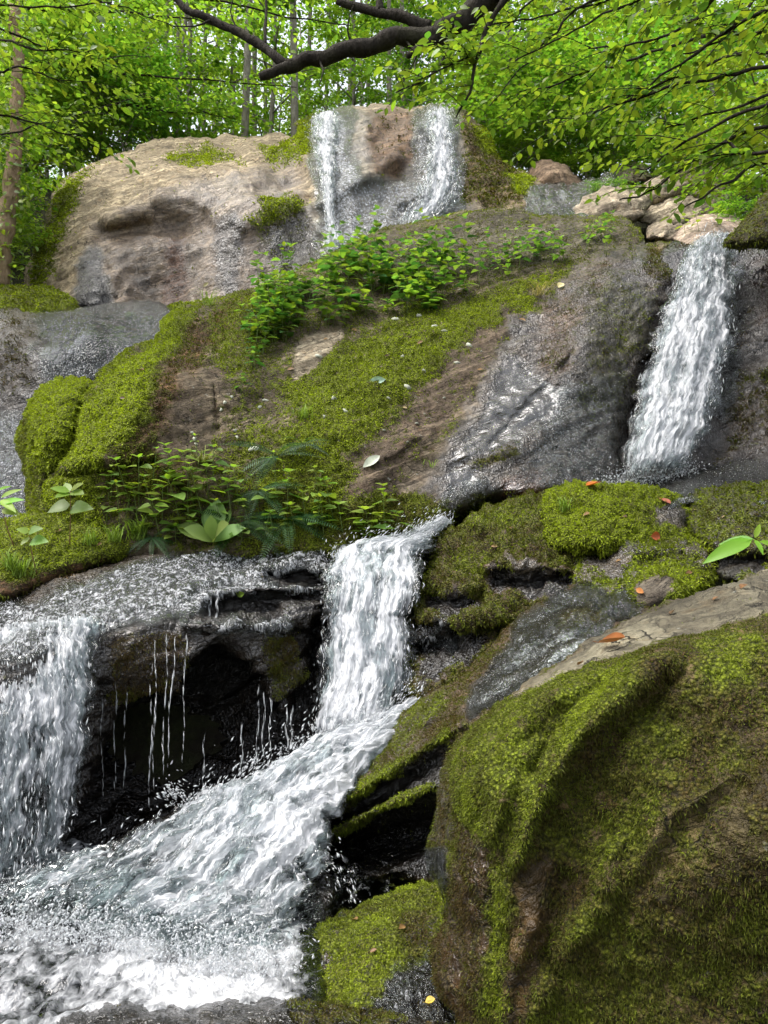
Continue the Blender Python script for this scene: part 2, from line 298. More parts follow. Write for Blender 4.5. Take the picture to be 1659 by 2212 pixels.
ROCKS = []      # (object, V front, T front, bvh, attributes)
BED = np.array([-0.46, 0.1, 0.88])
def rock(name, outline, depth, label, cat='rock', step=7.0, thick=0.8, rpx=70, rd=0.35, amp=0.05, freq=2.2, strata=0.0, sfreq=7.0,
         ridges=(), base=dict(tone=(0.13, 0.11, 0.09), moss=0.0, wet=0.0, mosstone=0.5, foam=0.0), paint=(), jag=5.0, lump=0.0, clamp=None, kind=None, wk=1.0, bk=1.0):
    ol = smooth_poly(outline, step)
    nn = np.column_stack([ol / 45, np.full(len(ol), len(ROCKS) * 7.7)])
    ol = ol + np.column_stack([fbm(nn, 3), fbm(nn + 31.7, 3)]) * jag
    x0, y0 = ol.min(0); x1, y1 = ol.max(0)
    def grid(st, margin):
        gx, gy = np.meshgrid(np.arange(x0, x1, st), np.arange(y0, y1, st * 0.87)); gx = gx + (np.arange(gx.shape[0]) % 2)[:, None] * st / 2
        q = np.column_stack([gx.ravel(), gy.ravel()]); q = q + rng.uniform(-0.22, 0.22, q.shape) * st
        d = seg_dist(q, ol); k = inside(q, ol) & (d > margin); return q[k], d[k]
    q, dq = grid(step, step * 0.6); nb = len(ol)
    edges = [(i, (i + 1) % nb) for i in range(nb)]
    def cdt(qi):
        allp = np.vstack([ol, qi]); vs, es, fs, ov, oe, of = delaunay_2d_cdt([Vector(p) for p in allp], edges, [], 1, 1e-5)
        return np.array([tuple(v) for v in vs]), np.array([f for f in fs if len(f) == 3], np.int32), ov
    UV, T, ov = cdt(q); T = T[:, ::-1] if True else T
    d = seg_dist(UV, ol)
    tps = TPS(depth); Y = tps(UV)
    if clamp: Y = np.clip(Y, *clamp)
    e = np.clip(1 - d / rpx, 0, 1); Y = Y + rd * (1 - np.sqrt(np.clip(1 - e * e, 0, 1)))
    for poly, w, a in ridges:
        p_ = np.array(poly, float); k_ = ((UV > p_.min(0) - 3 * w) & (UV < p_.max(0) + 3 * w)).all(1); dd = seg_dist(UV[k_], p_, closed=False)
        Y[k_] -= a * np.exp(-(dd / w) ** 2)
    V = pt(UV[:, 0], UV[:, 1], Y)
    # orient front faces to the camera
    nf = np.cross(V[T[:, 1]] - V[T[:, 0]], V[T[:, 2]] - V[T[:, 0]])
    if np.median((nf * (CAM - V[T[:, 0]])).sum(1)) < 0: T = T[:, ::-1]
    # colours
    at = {k: np.tile(np.array(v, float), (len(UV), 1)) if k == 'tone' else np.full(len(UV), float(v)) for k, v in {**dict(tone=(0.13, 0.11, 0.09), moss=0.0, wet=0.0, mosstone=0.5, foam=0.0), **base}.items()}
    for it in paint:
        poly, blur, props = it[:3]; warp = it[3] if len(it) > 3 else 28.0 * wk; blur = blur * (bk if len(it) < 4 else 1)
        w3 = np.column_stack([UV / 55, np.full(len(UV), 3.1 + len(poly))])
        qq = UV + np.column_stack([fbm(w3, 4, 0.6), fbm(w3 + 9.1, 4, 0.6)]) * warp
        mk = sstep(-blur, blur, sdf(qq, poly))
        for k, v in props.items():
            at[k] = at[k] * (1 - mk[:, None]) + np.array(v, float) * mk[:, None] if k == 'tone' else at[k] * (1 - mk) + v * mk
    N = vnorm(V, T)
    disp = fbm(V * freq, 5, 0.52, seed=len(ROCKS) * 3.3) * amp
    disp = disp + fbm(V * freq * 4.5, 3, 0.6, seed=5.5) * amp * 0.35 * (1 - 0.6 * at['moss'])
    if strata:
        s = V @ BED * sfreq + fbm(V * 1.3, 3) * 1.4
        sn = fbm(np.column_stack([s, V[:, 0] * 0.6, V[:, 1] * 0.6]), 3, 0.5); disp = disp + (np.abs(sn) * 2 - 0.5) * strata * (1 - 0.6 * at['moss'])
    if lump: disp = disp + (at['moss']) * lump * (0.5 - np.abs(fbm(V * 11, 3, 0.55)) * 2 + 0.5 * fbm(V * 30, 2))
    V = V + N * disp[:, None]
    # rear half
    q2, _ = grid(max(step * 6, 40), 20); UV2, T2, ov2 = cdt(q2)
    d2 = seg_dist(UV2, ol); Y2 = tps(UV2)
    if clamp: Y2 = np.clip(Y2, *clamp)
    e2 = np.clip(1 - d2 / max(rpx * 1.5, 60), 0, 1); Y2 = Y2 + rd + thick * np.sqrt(np.clip(1 - e2 * e2, 0, 1)); V2 = pt(UV2[:, 0], UV2[:, 1], Y2)
    # boundary vertices are the same points: match by position
    key = {(round(a, 3), round(b, 3)): i for i, (a, b) in enumerate(UV)}
    mp = np.empty(len(UV2), int); extra = []
    for i, (a, b) in enumerate(UV2):
        k = key.get((round(a, 3), round(b, 3))) if d2[i] < 0.01 else None
        if k is None: mp[i] = len(V) + len(extra); extra.append(i)
        else: mp[i] = k
    ex = np.array(extra, int); T2 = mp[T2]
    nf = np.cross(V2[0] * 0 + np.vstack([V, V2[ex]])[T2[:, 1]] - np.vstack([V, V2[ex]])[T2[:, 0]], np.vstack([V, V2[ex]])[T2[:, 2]] - np.vstack([V, V2[ex]])[T2[:, 0]])
    if np.median((nf * (CAM - np.vstack([V, V2[ex]])[T2[:, 0]])).sum(1)) > 0: T2 = T2[:, ::-1]
    VV = np.vstack([V, V2[ex]]); TT = np.vstack([T, T2])
    aa = {}
    for k in ('tone', 'moss', 'wet', 'mosstone'):
        a = at[k]; m = a.mean(0); aa[k] = np.concatenate([a, np.tile(m, (len(ex), 1)) if a.ndim > 1 else np.full(len(ex), m)])
    org = np.array([V[:, 0].mean(), V[:, 1].mean(), V[:, 2].min()])
    ob = mesh_np(name, VV, TT, MAT_ROCK, aa, origin=org); tag(ob, label, cat, kind=kind)
    rec = dict(ob=ob, V=V, T=T, N=vnorm(V, T), UV=UV, at=at, bvh=BVHTree.FromPolygons([tuple(p) for p in V], T.tolist()), tps=tps)
    ROCKS.append(rec); return rec
def hit(u, v):
    r = Vector(rays(u, v)).normalized(); best = None
    for k in ROCKS:
        l, n, i, d = k['bvh'].ray_cast(Vector(CAM), r)
        if l is not None and (best is None or d < best[2]): best = (l, n if n.dot(r) < 0 else -n, d, k)
    return best

def sample(rec, count, weight):
    V, T = rec['V'], rec['T']; ar = 0.5 * np.linalg.norm(np.cross(V[T[:, 1]] - V[T[:, 0]], V[T[:, 2]] - V[T[:, 0]]), axis=1)
    w = ar * weight[T].mean(1); 
    if w.sum() <= 0: return None
    f = rng.choice(len(T), count, p=w / w.sum()); a, b = rng.random(count), rng.random(count); s = a + b > 1; a[s] = 1 - a[s]; b[s] = 1 - b[s]
    bc = np.column_stack([1 - a - b, a, b]); idx = T[f]
    return (V[idx] * bc[:, :, None]).sum(1), (rec['N'][idx] * bc[:, :, None]).sum(1), idx, bc
LIME = np.array((0.29, 0.36, 0.016)); OLIVE = np.array((0.105, 0.13, 0.010)); BROWN = np.array((0.065, 0.042, 0.010))
def moss_on(rec, count, length, width, droop=0.4, spread=0.7, thr=0.45, tint=1.0):
    """a coat of short moss fronds over the mossy part of a rock"""
    w = sstep(thr - 0.2, thr + 0.25, rec['at']['moss'] + 0.6 * fbm(rec['V'] * 6.0, 5, 0.65)); r = sample(rec, count, w)
    P, N, idx, bc = r; mt = (rec['at']['mosstone'][idx] * bc).sum(1); n = len(P)
    mt = np.clip(mt + 0.6 * fbm(P * 4.5, 4, 0.6) + rng.normal(0, 0.14, n), 0, 1)
    N = N / np.linalg.norm(N, axis=1)[:, None]
    d = N * 0.8 + rng.normal(0, spread, (n, 3)) + np.array((0, 0, -1.0)) * droop; d /= np.linalg.norm(d, axis=1)[:, None]
    L = length * rng.uniform(0.5, 1.4, n) * (0.75 + 0.6 * np.clip(fbm(P * 12, 2) + 0.3, 0, 1)); W = width * rng.uniform(0.6, 1.4, n)
    sd = np.cross(d, rng.normal(size=(n, 3))); sd /= np.linalg.norm(sd, axis=1)[:, None]
    b0 = P - N * 0.003; mid = P + d * (L * 0.55)[:, None]; tip = mid + (d + np.array((0, 0, -0.9)) * (droop + 0.15)) * (L * 0.5)[:, None]
    V = np.stack([b0 - sd * W[:, None] * 0.35, b0 + sd * W[:, None] * 0.35, mid + sd * W[:, None] * 0.5, mid - sd * W[:, None] * 0.5, tip], 1).reshape(-1, 3)
    o = np.arange(n)[:, None] * 5; T = np.concatenate([o + [0, 1, 2], o + [0, 2, 3], o + [3, 2, 4]], 0)
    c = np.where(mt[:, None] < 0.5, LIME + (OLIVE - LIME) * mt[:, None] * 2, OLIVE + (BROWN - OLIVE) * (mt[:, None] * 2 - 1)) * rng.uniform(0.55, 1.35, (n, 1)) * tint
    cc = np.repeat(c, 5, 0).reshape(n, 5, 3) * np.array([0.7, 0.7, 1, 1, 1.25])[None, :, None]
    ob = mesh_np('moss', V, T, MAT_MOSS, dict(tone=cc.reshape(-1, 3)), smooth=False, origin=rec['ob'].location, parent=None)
    ob.parent = rec['ob']; ob.location = (0, 0, 0); ob['kind'] = 'stuff'; return ob
def film(rec, thr=0.04, off=0.012, amp=0.008, seed=0.0, label=None, mat=None):
    """thin running water lying on a rock, where its foam mask (foam and painted sparkle) is set"""
    V, T, N, fo = rec['V'], rec['T'], rec['N'], rec['at']['foam']
    k = (fo[T] > thr).any(1); T = T[k]; used = np.unique(T); mp = np.full(len(V), -1); mp[used] = np.arange(len(used)); T = mp[T]
    P = V[used]; n = N[used]; f = fo[used]
    P2 = P + n * (off + amp * fbm(P * np.array((18, 18, 9.0)), 3, 0.6))[:, None]
    # along = downhill distance, across = horizontal
    fl = np.column_stack([P[:, 0], -P[:, 2] - 0.45 * P[:, 1], P[:, 1] * 0.3 + seed])
    ob = mesh_np('stream_water', P2, T, mat or MAT_FILM, dict(flow=fl, cover=f), origin=P.mean(0)); ob['kind'] = 'structure'
    if label: ob['label'] = label; ob['category'] = 'water'
    return ob

def crom(P, n):
    P = np.array(P, float); t = np.linspace(0, len(P) - 1 - 1e-9, n); i = t.astype(int); f = (t - i)[:, None]
    a, b, c, d = P[np.maximum(i - 1, 0)], P[i], P[i + 1], P[np.minimum(i + 2, len(P) - 1)]
    return 0.5 * (2 * b + (c - a) * f + (2 * a - 5 * b + 4 * c - d) * f ** 2 + (3 * b - a - 3 * c + d) * f ** 3)
def flow_grid(Lp, Rp, ns, ntt):
    Lw = pt(*np.array(Lp, float).T); Rw = pt(*np.array(Rp, float).T)
    A, B = crom(Lw, ns), crom(Rw, ns); t = np.linspace(0, 1, ntt)[None, :, None]
    P = A[:, None] * (1 - t) + B[:, None] * t
    n_ = np.column_stack([np.linspace(0, np.linalg.norm(A[-1] - A[0]) * 6.0, ns), np.full(ns, A[0, 0] * 3), np.full(ns, 0.4)]); W_ = (B - A) * 0.16
    eL, eR = fbm(n_ + 3.1, 4, 0.65)[:, None, None], fbm(n_ + 41.7, 4, 0.65)[:, None, None]; P = P + W_[:, None] * (eL * (1 - t) ** 2 + eR * t ** 2)
    C = P[:, ntt // 2]; s = np.concatenate([[0], np.cumsum(np.linalg.norm(np.diff(C, axis=0), axis=1))])
    w = np.linalg.norm(B - A, axis=1).mean(); return P, s, w
def drops_mesh(name, P, D, Ln, W, parent, mat=None):
    n = len(P); D = D / np.maximum(np.linalg.norm(D, axis=1), 1e-9)[:, None]
    a = np.cross(D, rng.normal(size=(n, 3))); a /= np.linalg.norm(a, axis=1)[:, None]; b = np.cross(D, a); W = W[:, None]; Ln = Ln[:, None]
    V = np.stack([P - D * Ln, P + a * W, P - a * 0.5 * W + b * 0.87 * W, P - a * 0.5 * W - b * 0.87 * W, P + D * Ln * 0.6], 1).reshape(-1, 3); o = np.arange(n)[:, None] * 5
    T = np.concatenate([o + x for x in ([0, 2, 1], [0, 3, 2], [0, 1, 3], [4, 1, 2], [4, 2, 3], [4, 3, 1])], 0)
    ob = mesh_np(name, V, T, mat or MAT_DROP, {}, origin=parent.location); ob.parent = parent; ob.location = (0, 0, 0); ob['kind'] = 'stuff'; return ob
def fall(Lp, Rp, label, layers=3, ns=150, ntt=70, cover=0.75, bulge=0.04, rough=0.03, gap=0.02, drops=3000, dsize=1.0, edge=0.16, cfun=None, spread=0.05, dl=(0.008, 0.03), mat=None, cat='waterfall', name='waterfall', fl_st=1.0, nfreq=9.0, holes=0.5):
    P, s, w = flow_grid(Lp, Rp, ns, ntt); ds = np.gradient(P, axis=0); dt = np.gradient(P, axis=1)
    N = np.cross(ds, dt); N /= np.maximum(np.linalg.norm(N, axis=2), 1e-9)[..., None]; sg = np.sign(((CAM - P) * N).sum(2)); N *= np.where(sg == 0, 1, sg)[..., None]
    tt = np.linspace(0, 1, ntt)[None, :]; root = empty(name, P[-1].mean(0)); tag(root, label, cat)
    I = np.arange(ns * ntt).reshape(ns, ntt); Q = np.stack([I[:-1, :-1], I[1:, :-1], I[1:, 1:], I[:-1, 1:]], -1).reshape(-1, 4)
    width = np.linalg.norm(P[:, -1] - P[:, 0], axis=1)[:, None]
    for L in range(layers):
        fl = np.stack([tt * width - width / 2 + 0 * s[:, None], s[:, None] * fl_st + 0 * tt, np.full((ns, ntt), 1.7 * L + 0.37)], -1).reshape(-1, 3)
        nz = fbm(fl * np.array((nfreq, nfreq * 0.22, 1)), 4, 0.6).reshape(ns, ntt); n2 = fbm(fl * np.array((26, 7, 1.0)), 3, 0.6).reshape(ns, ntt)
        off = bulge * np.sin(np.pi * tt) + gap * (L - layers / 2) + rough * nz + 0.35 * rough * n2
        ed = np.minimum(tt, 1 - tt) / edge + 0.55 * fbm(np.stack([fl[:, 1] * 3.3, fl[:, 0] * 6, fl[:, 2]], -1), 3).reshape(ns, ntt)
        cv = cover * np.clip(ed, 0, 1) * np.ones((ns, 1)); 
        if cfun is not None: cv = cv * cfun(np.linspace(0, 1, ns)[:, None], tt)
        cv = cv - holes * np.clip(np.maximum(fbm(fl * np.array((6.5, 2.6, 0.16)), 4, 0.6), fbm(fl * np.array((15, 6.0, 0.2)) + 7.7, 3, 0.6) * 0.9).reshape(ns, ntt) * 2.2 - 0.28, 0, 1) * sstep(0.0, 0.15, np.linspace(0, 1, ns)[:, None])
        cv = cv * (1 - 0.75 * sstep(0.9, 1.0, np.linspace(0, 1, ns)[:, None] + 0.06 * fbm(fl * np.array((9, 1, 1.0)), 2).reshape(ns, ntt)))
        ob = mesh_np('sheet', (P + N * off[..., None]).reshape(-1, 3), Q, mat or MAT_FALL, dict(flow=fl, cover=cv.ravel() - 0.06 * L), origin=root.location)
        ob.parent = root; ob.location = (0, 0, 0)
    if drops:
        i = rng.integers(0, ns - 1, drops); t = np.clip(rng.normal(0.5, 0.3, drops), 0.02, 0.98); t = np.where((t < 0.03) | (t > 0.97), rng.uniform(0.1, 0.9, drops), t); j = np.clip(t * (ntt - 1), 0, ntt - 1).astype(int)
        if cfun is not None:
            cc = cfun(np.linspace(0, 1, ns)[:, None], tt) * np.ones((ns, ntt)); k = rng.random(drops) < cc[i, j]; i, j, t = i[k], j[k], t[k]
        m = len(i); q = P[i, j] + N[i, j] * (rng.exponential(spread, m) + bulge * 0.5)[:, None] + dt[i, j] * ((t - np.clip(t, 0, 1)) * ntt)[:, None] + rng.normal(0, 0.012, (m, 3))
        D = ds[i, j] / np.linalg.norm(ds[i, j], axis=1)[:, None] + np.array((0, 0, -0.5)) + rng.normal(0, 0.15, (m, 3))
        pw = rng.random(m) ** 2.5; drops_mesh('spray', q, D, (dl[0] + (dl[1] - dl[0]) * pw) * dsize, (0.0012 + 0.0036 * pw) * dsize, root)
    return root, P, N

def tube(path, rad, sides=8):
    path = np.array(path, float); rad = np.broadcast_to(np.asarray(rad, float), (len(path),)); n = len(path)
    tg = np.gradient(path, axis=0); tg /= np.maximum(np.linalg.norm(tg, axis=1), 1e-9)[:, None]; ref = np.array((0.31, 0.95, 0.05)); a = np.cross(tg, ref); a /= np.maximum(np.linalg.norm(a, axis=1), 1e-9)[:, None]; b = np.cross(tg, a)
    an = np.linspace(0, 2 * np.pi, sides, endpoint=False); V = (path[:, None] + rad[:, None, None] * (a[:, None] * np.cos(an)[None, :, None] + b[:, None] * np.sin(an)[None, :, None])).reshape(-1, 3)
    I = np.arange(n * sides).reshape(n, sides); J = np.roll(I, -1, 1); Q = np.stack([I[:-1], J[:-1], J[1:], I[1:]], -1).reshape(-1, 4)
    T = np.concatenate([Q[:, [0, 1, 2]], Q[:, [0, 2, 3]]]); V = np.vstack([V, path[:1], path[-1:]])
    c0, c1 = n * sides, n * sides + 1
    T = np.vstack([T, np.column_stack([J[0], I[0], np.full(sides, c0)]), np.column_stack([I[-1], J[-1], np.full(sides, c1)])]); return V, T
def join(parts):
    V, T, k = [], [], 0
    for v, t in parts: V.append(v); T.append(np.asarray(t) + k); k += len(v)
    return np.vstack(V), np.vstack(T)

# ================================================================== the hillside under everything
def hill(x, y):
    x = np.asarray(x, float); y = np.asarray(y, float)
    z = np.interp(y, [-30, 0, 3.6, 4.6, 5.6, 7.0, 8.4, 9.6, 11.0, 12.2, 15, 22, 40, 120, 400], [-0.6, -0.25, -0.2, 0.0, 0.9, 2.3, 3.6, 4.9, 6.6, 7.6, 8.6, 10.6, 15, 34, 80])
    bank = np.clip(np.abs(x - 0.4) - 3.0 - np.clip(y, 0, 8) * 0.28, 0, 40)
    return z + np.minimum(bank * 0.42, 9) * np.interp(y, [-5, 6, 12, 20], [1, 1, 0.6, 0.2])
gx = np.concatenate([np.linspace(-300, -22, 14), np.arange(-20, 20.1, 0.4), np.linspace(22, 300, 14)]); gy = np.concatenate([np.linspace(-60, -6, 8), np.arange(-5, 30, 0.4), np.linspace(31, 400, 30)])
GX, GY = np.meshgrid(gx, gy); P = np.column_stack([GX.ravel(), GY.ravel(), hill(GX, GY).ravel()])
P[:, 2] += fbm(P * 0.5, 4) * 0.35 * np.clip(np.abs(P[:, 1] - 2) / 6, 0.25, 1)
I = np.arange(len(P)).reshape(GX.shape); Q = np.stack([I[:-1, :-1], I[:-1, 1:], I[1:, 1:], I[1:, :-1]], -1).reshape(-1, 4)
mesh_np('ground', P, Q, MAT_GROUND)['kind'] = 'structure'

# ================================================================== rocks, from the top of the cascade down
TAN = (0.34, 0.295, 0.215); GREY = (0.16, 0.14, 0.11); DARK = (0.06, 0.05, 0.04); BRN = (0.10, 0.058, 0.03); SLAB = (0.12, 0.101, 0.074); BLACK = (0.036, 0.031, 0.026)
upper = rock('rock_outcrop', [(55, 660), (62, 580), (95, 470), (118, 410), (190, 356), (300, 312), (370, 296), (440, 294), (520, 296), (600, 290), (636, 286), (634, 262), (665, 246), (720, 236), (800, 226), (880, 224), (960, 222), (1000, 236), (1040, 268), (1075, 320), (1110, 360), (1160, 380), (1200, 440), (1180, 540), (900, 620), (560, 700), (300, 710), (120, 700)],
    [(70, 640, 8.9), (100, 480, 9.5), (200, 360, 10.6), (420, 298, 11.6), (600, 290, 11.4), (230, 480, 9.0), (200, 640, 8.5), (330, 400, 9.7), (520, 400, 9.5), (300, 500, 9.0), (480, 500, 9.05), (330, 650, 8.75), (480, 660, 8.6), (620, 420, 9.6), (620, 600, 8.8),
     (700, 245, 11.0), (880, 228, 11.2), (980, 228, 11.0), (720, 360, 9.8), (700, 530, 9.1), (860, 380, 10.0), (950, 440, 9.6), (1060, 380, 10.2), (1140, 440, 9.8), (850, 300, 10.4), (950, 330, 10.3)],
    'tan and grey rock face at the top with two thin falls down its right half', 'rock face', step=6, thick=2.5, rpx=60, rd=0.7, amp=0.16, freq=1.1, strata=0.05, sfreq=3.5, jag=5,
    base=dict(tone=TAN, moss=0.12, wet=0.0, mosstone=0.15),
    ridges=[([(240, 470), (330, 430), (420, 410), (560, 370)], 26, 0.22), ([(230, 505), (330, 500), (440, 480)], 30, -0.18), ([(520, 480), (620, 440)], 30, 0.15), ([(640, 262), (650, 330), (680, 400)], 18, 0.12), ([(790, 250), (800, 330), (900, 300)], 22, 0.12), ([(210, 540), (235, 640)], 20, -0.06), ([(330, 370), (500, 330)], 15, -0.12), ([(870, 460), (1000, 400)], 20, -0.15), ([(700, 430), (860, 340)], 18, 0.15)],
    paint=[([(215, 480), (330, 430), (470, 390), (640, 330), (660, 640), (400, 700), (160, 700), (190, 560)], 30, dict(tone=(0.26, 0.205, 0.155), wet=0.5, moss=0.1)),
           ([(350, 420), (480, 380), (600, 370), (640, 420), (470, 450), (380, 460)], 16, dict(tone=(0.34, 0.29, 0.24), wet=0.5)),
           ([(170, 540), (215, 530), (245, 640), (250, 690), (160, 690)], 8, dict(tone=(0.144, 0.144, 0.144), wet=0.85)),
           ([(360, 520), (400, 500), (400, 690), (355, 690)], 12, dict(tone=(0.115, 0.0504, 0.018))), ([(470, 470), (520, 470), (510, 690), (470, 690)], 14, dict(tone=(0.158, 0.137, 0.13), wet=0.88)),
           ([(60, 640), (90, 490), (130, 410), (200, 370), (170, 440), (110, 600)], 18, dict(moss=0.6, mosstone=0.35)),
           ([(360, 330), (470, 322), (520, 335), (450, 352), (370, 352)], 22, dict(moss=0.7, mosstone=0.0)), ([(560, 320), (640, 300), (650, 345), (580, 350)], 20, dict(moss=0.65, mosstone=0.05)),
           ([(530, 480), (600, 410), (660, 440), (640, 520), (560, 520)], 18, dict(moss=0.7, mosstone=0.2)), ([(560, 500), (680, 450), (690, 600), (600, 600)], 22, dict(tone=(0.072, 0.0612, 0.036), wet=0.8, moss=0.25, mosstone=0.5)),
           ([(640, 250), (670, 245), (670, 330), (645, 330)], 8, dict(moss=0.75, mosstone=0.15)), ([(660, 245), (1000, 220), (1020, 470), (690, 560)], 20, dict(tone=(0.32, 0.29, 0.23), wet=0.6)),
           ([(800, 240), (895, 232), (905, 340), (860, 380), (800, 370), (790, 280)], 12, dict(tone=(0.173, 0.108, 0.0576), wet=0.3, moss=0.25, mosstone=0.8)),
           ([(1000, 240), (1080, 320), (1150, 390), (1130, 450), (1000, 450), (1000, 330)], 14, dict(tone=(0.173, 0.122, 0.0576), moss=0.5, mosstone=0.75, wet=0.2)), ([(1090, 370), (1150, 375), (1150, 420), (1110, 410)], 8, dict(moss=0.9, mosstone=0.0)), ([(1020, 270), (1060, 290), (1100, 340), (1060, 330)], 8, dict(moss=0.9, mosstone=0.0)),
           ([(660, 250), (760, 240), (760, 330), (790, 420), (800, 540), (690, 550), (690, 420)], 18, dict(foam=0.6)), ([(900, 235), (985, 228), (1000, 460), (800, 520), (900, 400)], 18, dict(foam=0.54)), ([(760, 400), (960, 380), (960, 470), (780, 520)], 20, dict(foam=0.52, moss=0.12, mosstone=0.2))])
film(upper, label='thin white water veiling the right half of the tan rock face', seed=2.0)

wetstep = rock('rock', [(1080, 480), (1110, 430), (1160, 395), (1230, 395), (1290, 385), (1340, 380), (1350, 420), (1300, 470), (1250, 500), (1120, 510)], [(1100, 470, 9.3), (1200, 400, 10.2), (1330, 385, 10.4), (1300, 460, 9.4), (1200, 460, 9.3)],
    'wet grey stepped rock beside the mossy shoulder of the tan face', step=7, thick=1, rpx=40, rd=0.3, amp=0.12, freq=2, strata=0.1, base=dict(tone=(0.34, 0.31, 0.28), wet=0.7, foam=0.4))
film(wetstep, label='shallow water sliding over wet grey stepped rock', seed=4.0)
rock('rock', [(1120, 410), (1140, 372), (1170, 345), (1205, 350), (1250, 378), (1275, 415)], [(1150, 400, 10.8), (1190, 330, 11.3), (1220, 400, 10.8), (1185, 370, 10.7)], 'small pinkish tan rock above the wet stepped rock', step=7, thick=0.8, rpx=30, rd=0.3, amp=0.1, base=dict(tone=(0.259, 0.194, 0.144)))
for (ol, Y, lab) in (([(1225, 470), (1255, 428), (1310, 402), (1375, 408), (1405, 450), (1350, 490)], 9.2, 'pale blocky wet rock left of the low rounded grey rock'), ([(1335, 432), (1390, 392), (1460, 372), (1500, 400), (1440, 442)], 10.0, 'pale tilted rock above the blocky one'), ([(1290, 400), (1330, 366), (1390, 352), (1410, 385), (1350, 410)], 10.8, 'small pale rock high between the shrubs'),
                     ([(1360, 420), (1420, 385), (1500, 330), (1600, 335), (1620, 400), (1560, 440), (1420, 470)], 10.6, 'pale layered ledge among the leaves far up right'),
                     ([(1370, 480), (1400, 440), (1480, 420), (1560, 430), (1540, 470), (1450, 500)], 9.8, 'brown layered ledge below the pale one far up right'),
                     ([(1390, 515), (1400, 490), (1450, 478), (1480, 490), (1475, 515), (1430, 530)], 8.8, 'low rounded grey rock left of the large pinkish boulder')):
    cx = sum(p[0] for p in ol) / len(ol); cy = sum(p[1] for p in ol) / len(ol)
    rock('rock_ledge' if Y > 9 else 'rock', ol, [(p[0], p[1], Y + (500 - p[1]) * 0.006) for p in ol] + [(cx, cy, Y - 0.15 + (500 - cy) * 0.006)], lab, step=7, thick=1.2, rpx=30, rd=0.3, amp=0.1, strata=0.1, base=dict(tone=(0.36, 0.32, 0.26), moss=0.2, mosstone=0.2))
rock('boulder', [(1455, 520), (1470, 490), (1500, 470), (1545, 462), (1590, 470), (1620, 500), (1600, 540), (1500, 545)], [(1455, 520, 8.0), (1540, 465, 8.6), (1610, 510, 8.2), (1530, 510, 7.8)], 'large smooth pinkish boulder just above the right waterfall', 'boulder', step=6, thick=0.8, rpx=40, rd=0.35, amp=0.05, base=dict(tone=(0.36, 0.30, 0.26)))

leftwall = rock('rock_wall', [(-240, 672), (0, 664), (90, 668), (170, 664), (250, 655), (330, 652), (380, 680), (420, 720), (380, 800), (240, 900), (120, 920), (0, 930), (-240, 940)],
    [(-60, 675, 7.9), (100, 670, 7.7), (250, 660, 7.8), (340, 655, 7.8), (360, 690, 7.2), (200, 700, 7.1), (0, 700, 7.2), (100, 800, 6.9), (300, 780, 7.0), (0, 900, 6.8), (150, 890, 6.8)],
    'dark wet rock wall at far left with trickling water', 'rock wall', wk=2.6, bk=1.6, thick=1.2, rpx=25, rd=0.15, amp=0.05, base=dict(tone=(0.05, 0.04, 0.032), wet=0.85),
    paint=[([(90, 668), (380, 650), (370, 740), (240, 830), (110, 850), (90, 740)], 25, dict(tone=(0.05, 0.047, 0.045), wet=0.88, foam=0.33)), ([(-240, 690), (80, 680), (80, 850), (-240, 900)], 20, dict(tone=(0.075, 0.056, 0.04), wet=0.55, moss=0.38, mosstone=0.9))])
film(leftwall, label='trickling water sparkling down the dark wall at far left', seed=6.0)
mound = rock('mossy_mound', [(-80, 640), (0, 622), (60, 620), (120, 628), (160, 650), (155, 680), (60, 690), (-80, 700)], [(-80, 650, 8.0), (40, 625, 8.2), (150, 655, 8.0), (60, 670, 7.7)], 'flat mossy mound on top of the dark left wall', step=6, thick=0.5, rpx=25, rd=0.2, amp=0.06, lump=0.04, base=dict(tone=DARK, moss=0.95, mosstone=0.35))
shelf = rock('mossy_shelf', [(360, 668), (380, 655), (450, 650), (540, 652), (560, 690), (480, 700), (380, 695)], [(360, 670, 7.7), (450, 652, 7.9), (550, 670, 7.7), (450, 690, 7.5)], 'thin mossy shelf at the foot of the tan rock face', step=6, thick=0.4, rpx=18, rd=0.15, amp=0.05, lump=0.03, base=dict(tone=DARK, moss=0.95, mosstone=0.25))
leftlow = rock('rock_slope', [(-240, 900), (0, 895), (60, 900), (110, 960), (100, 1100), (60, 1140), (-240, 1150)], [(-80, 900, 6.6), (60, 910, 6.6), (0, 1000, 6.2), (60, 1100, 5.8), (-80, 1120, 5.8)], 'grey wet rock slope at left edge below the dark wall', 'rock', thick=1, rpx=20, rd=0.1, amp=0.05, base=dict(tone=(0.115, 0.108, 0.108), wet=0.88, foam=0.4))
film(leftlow, label='grey water sheet running down the left edge slope', seed=8.0)

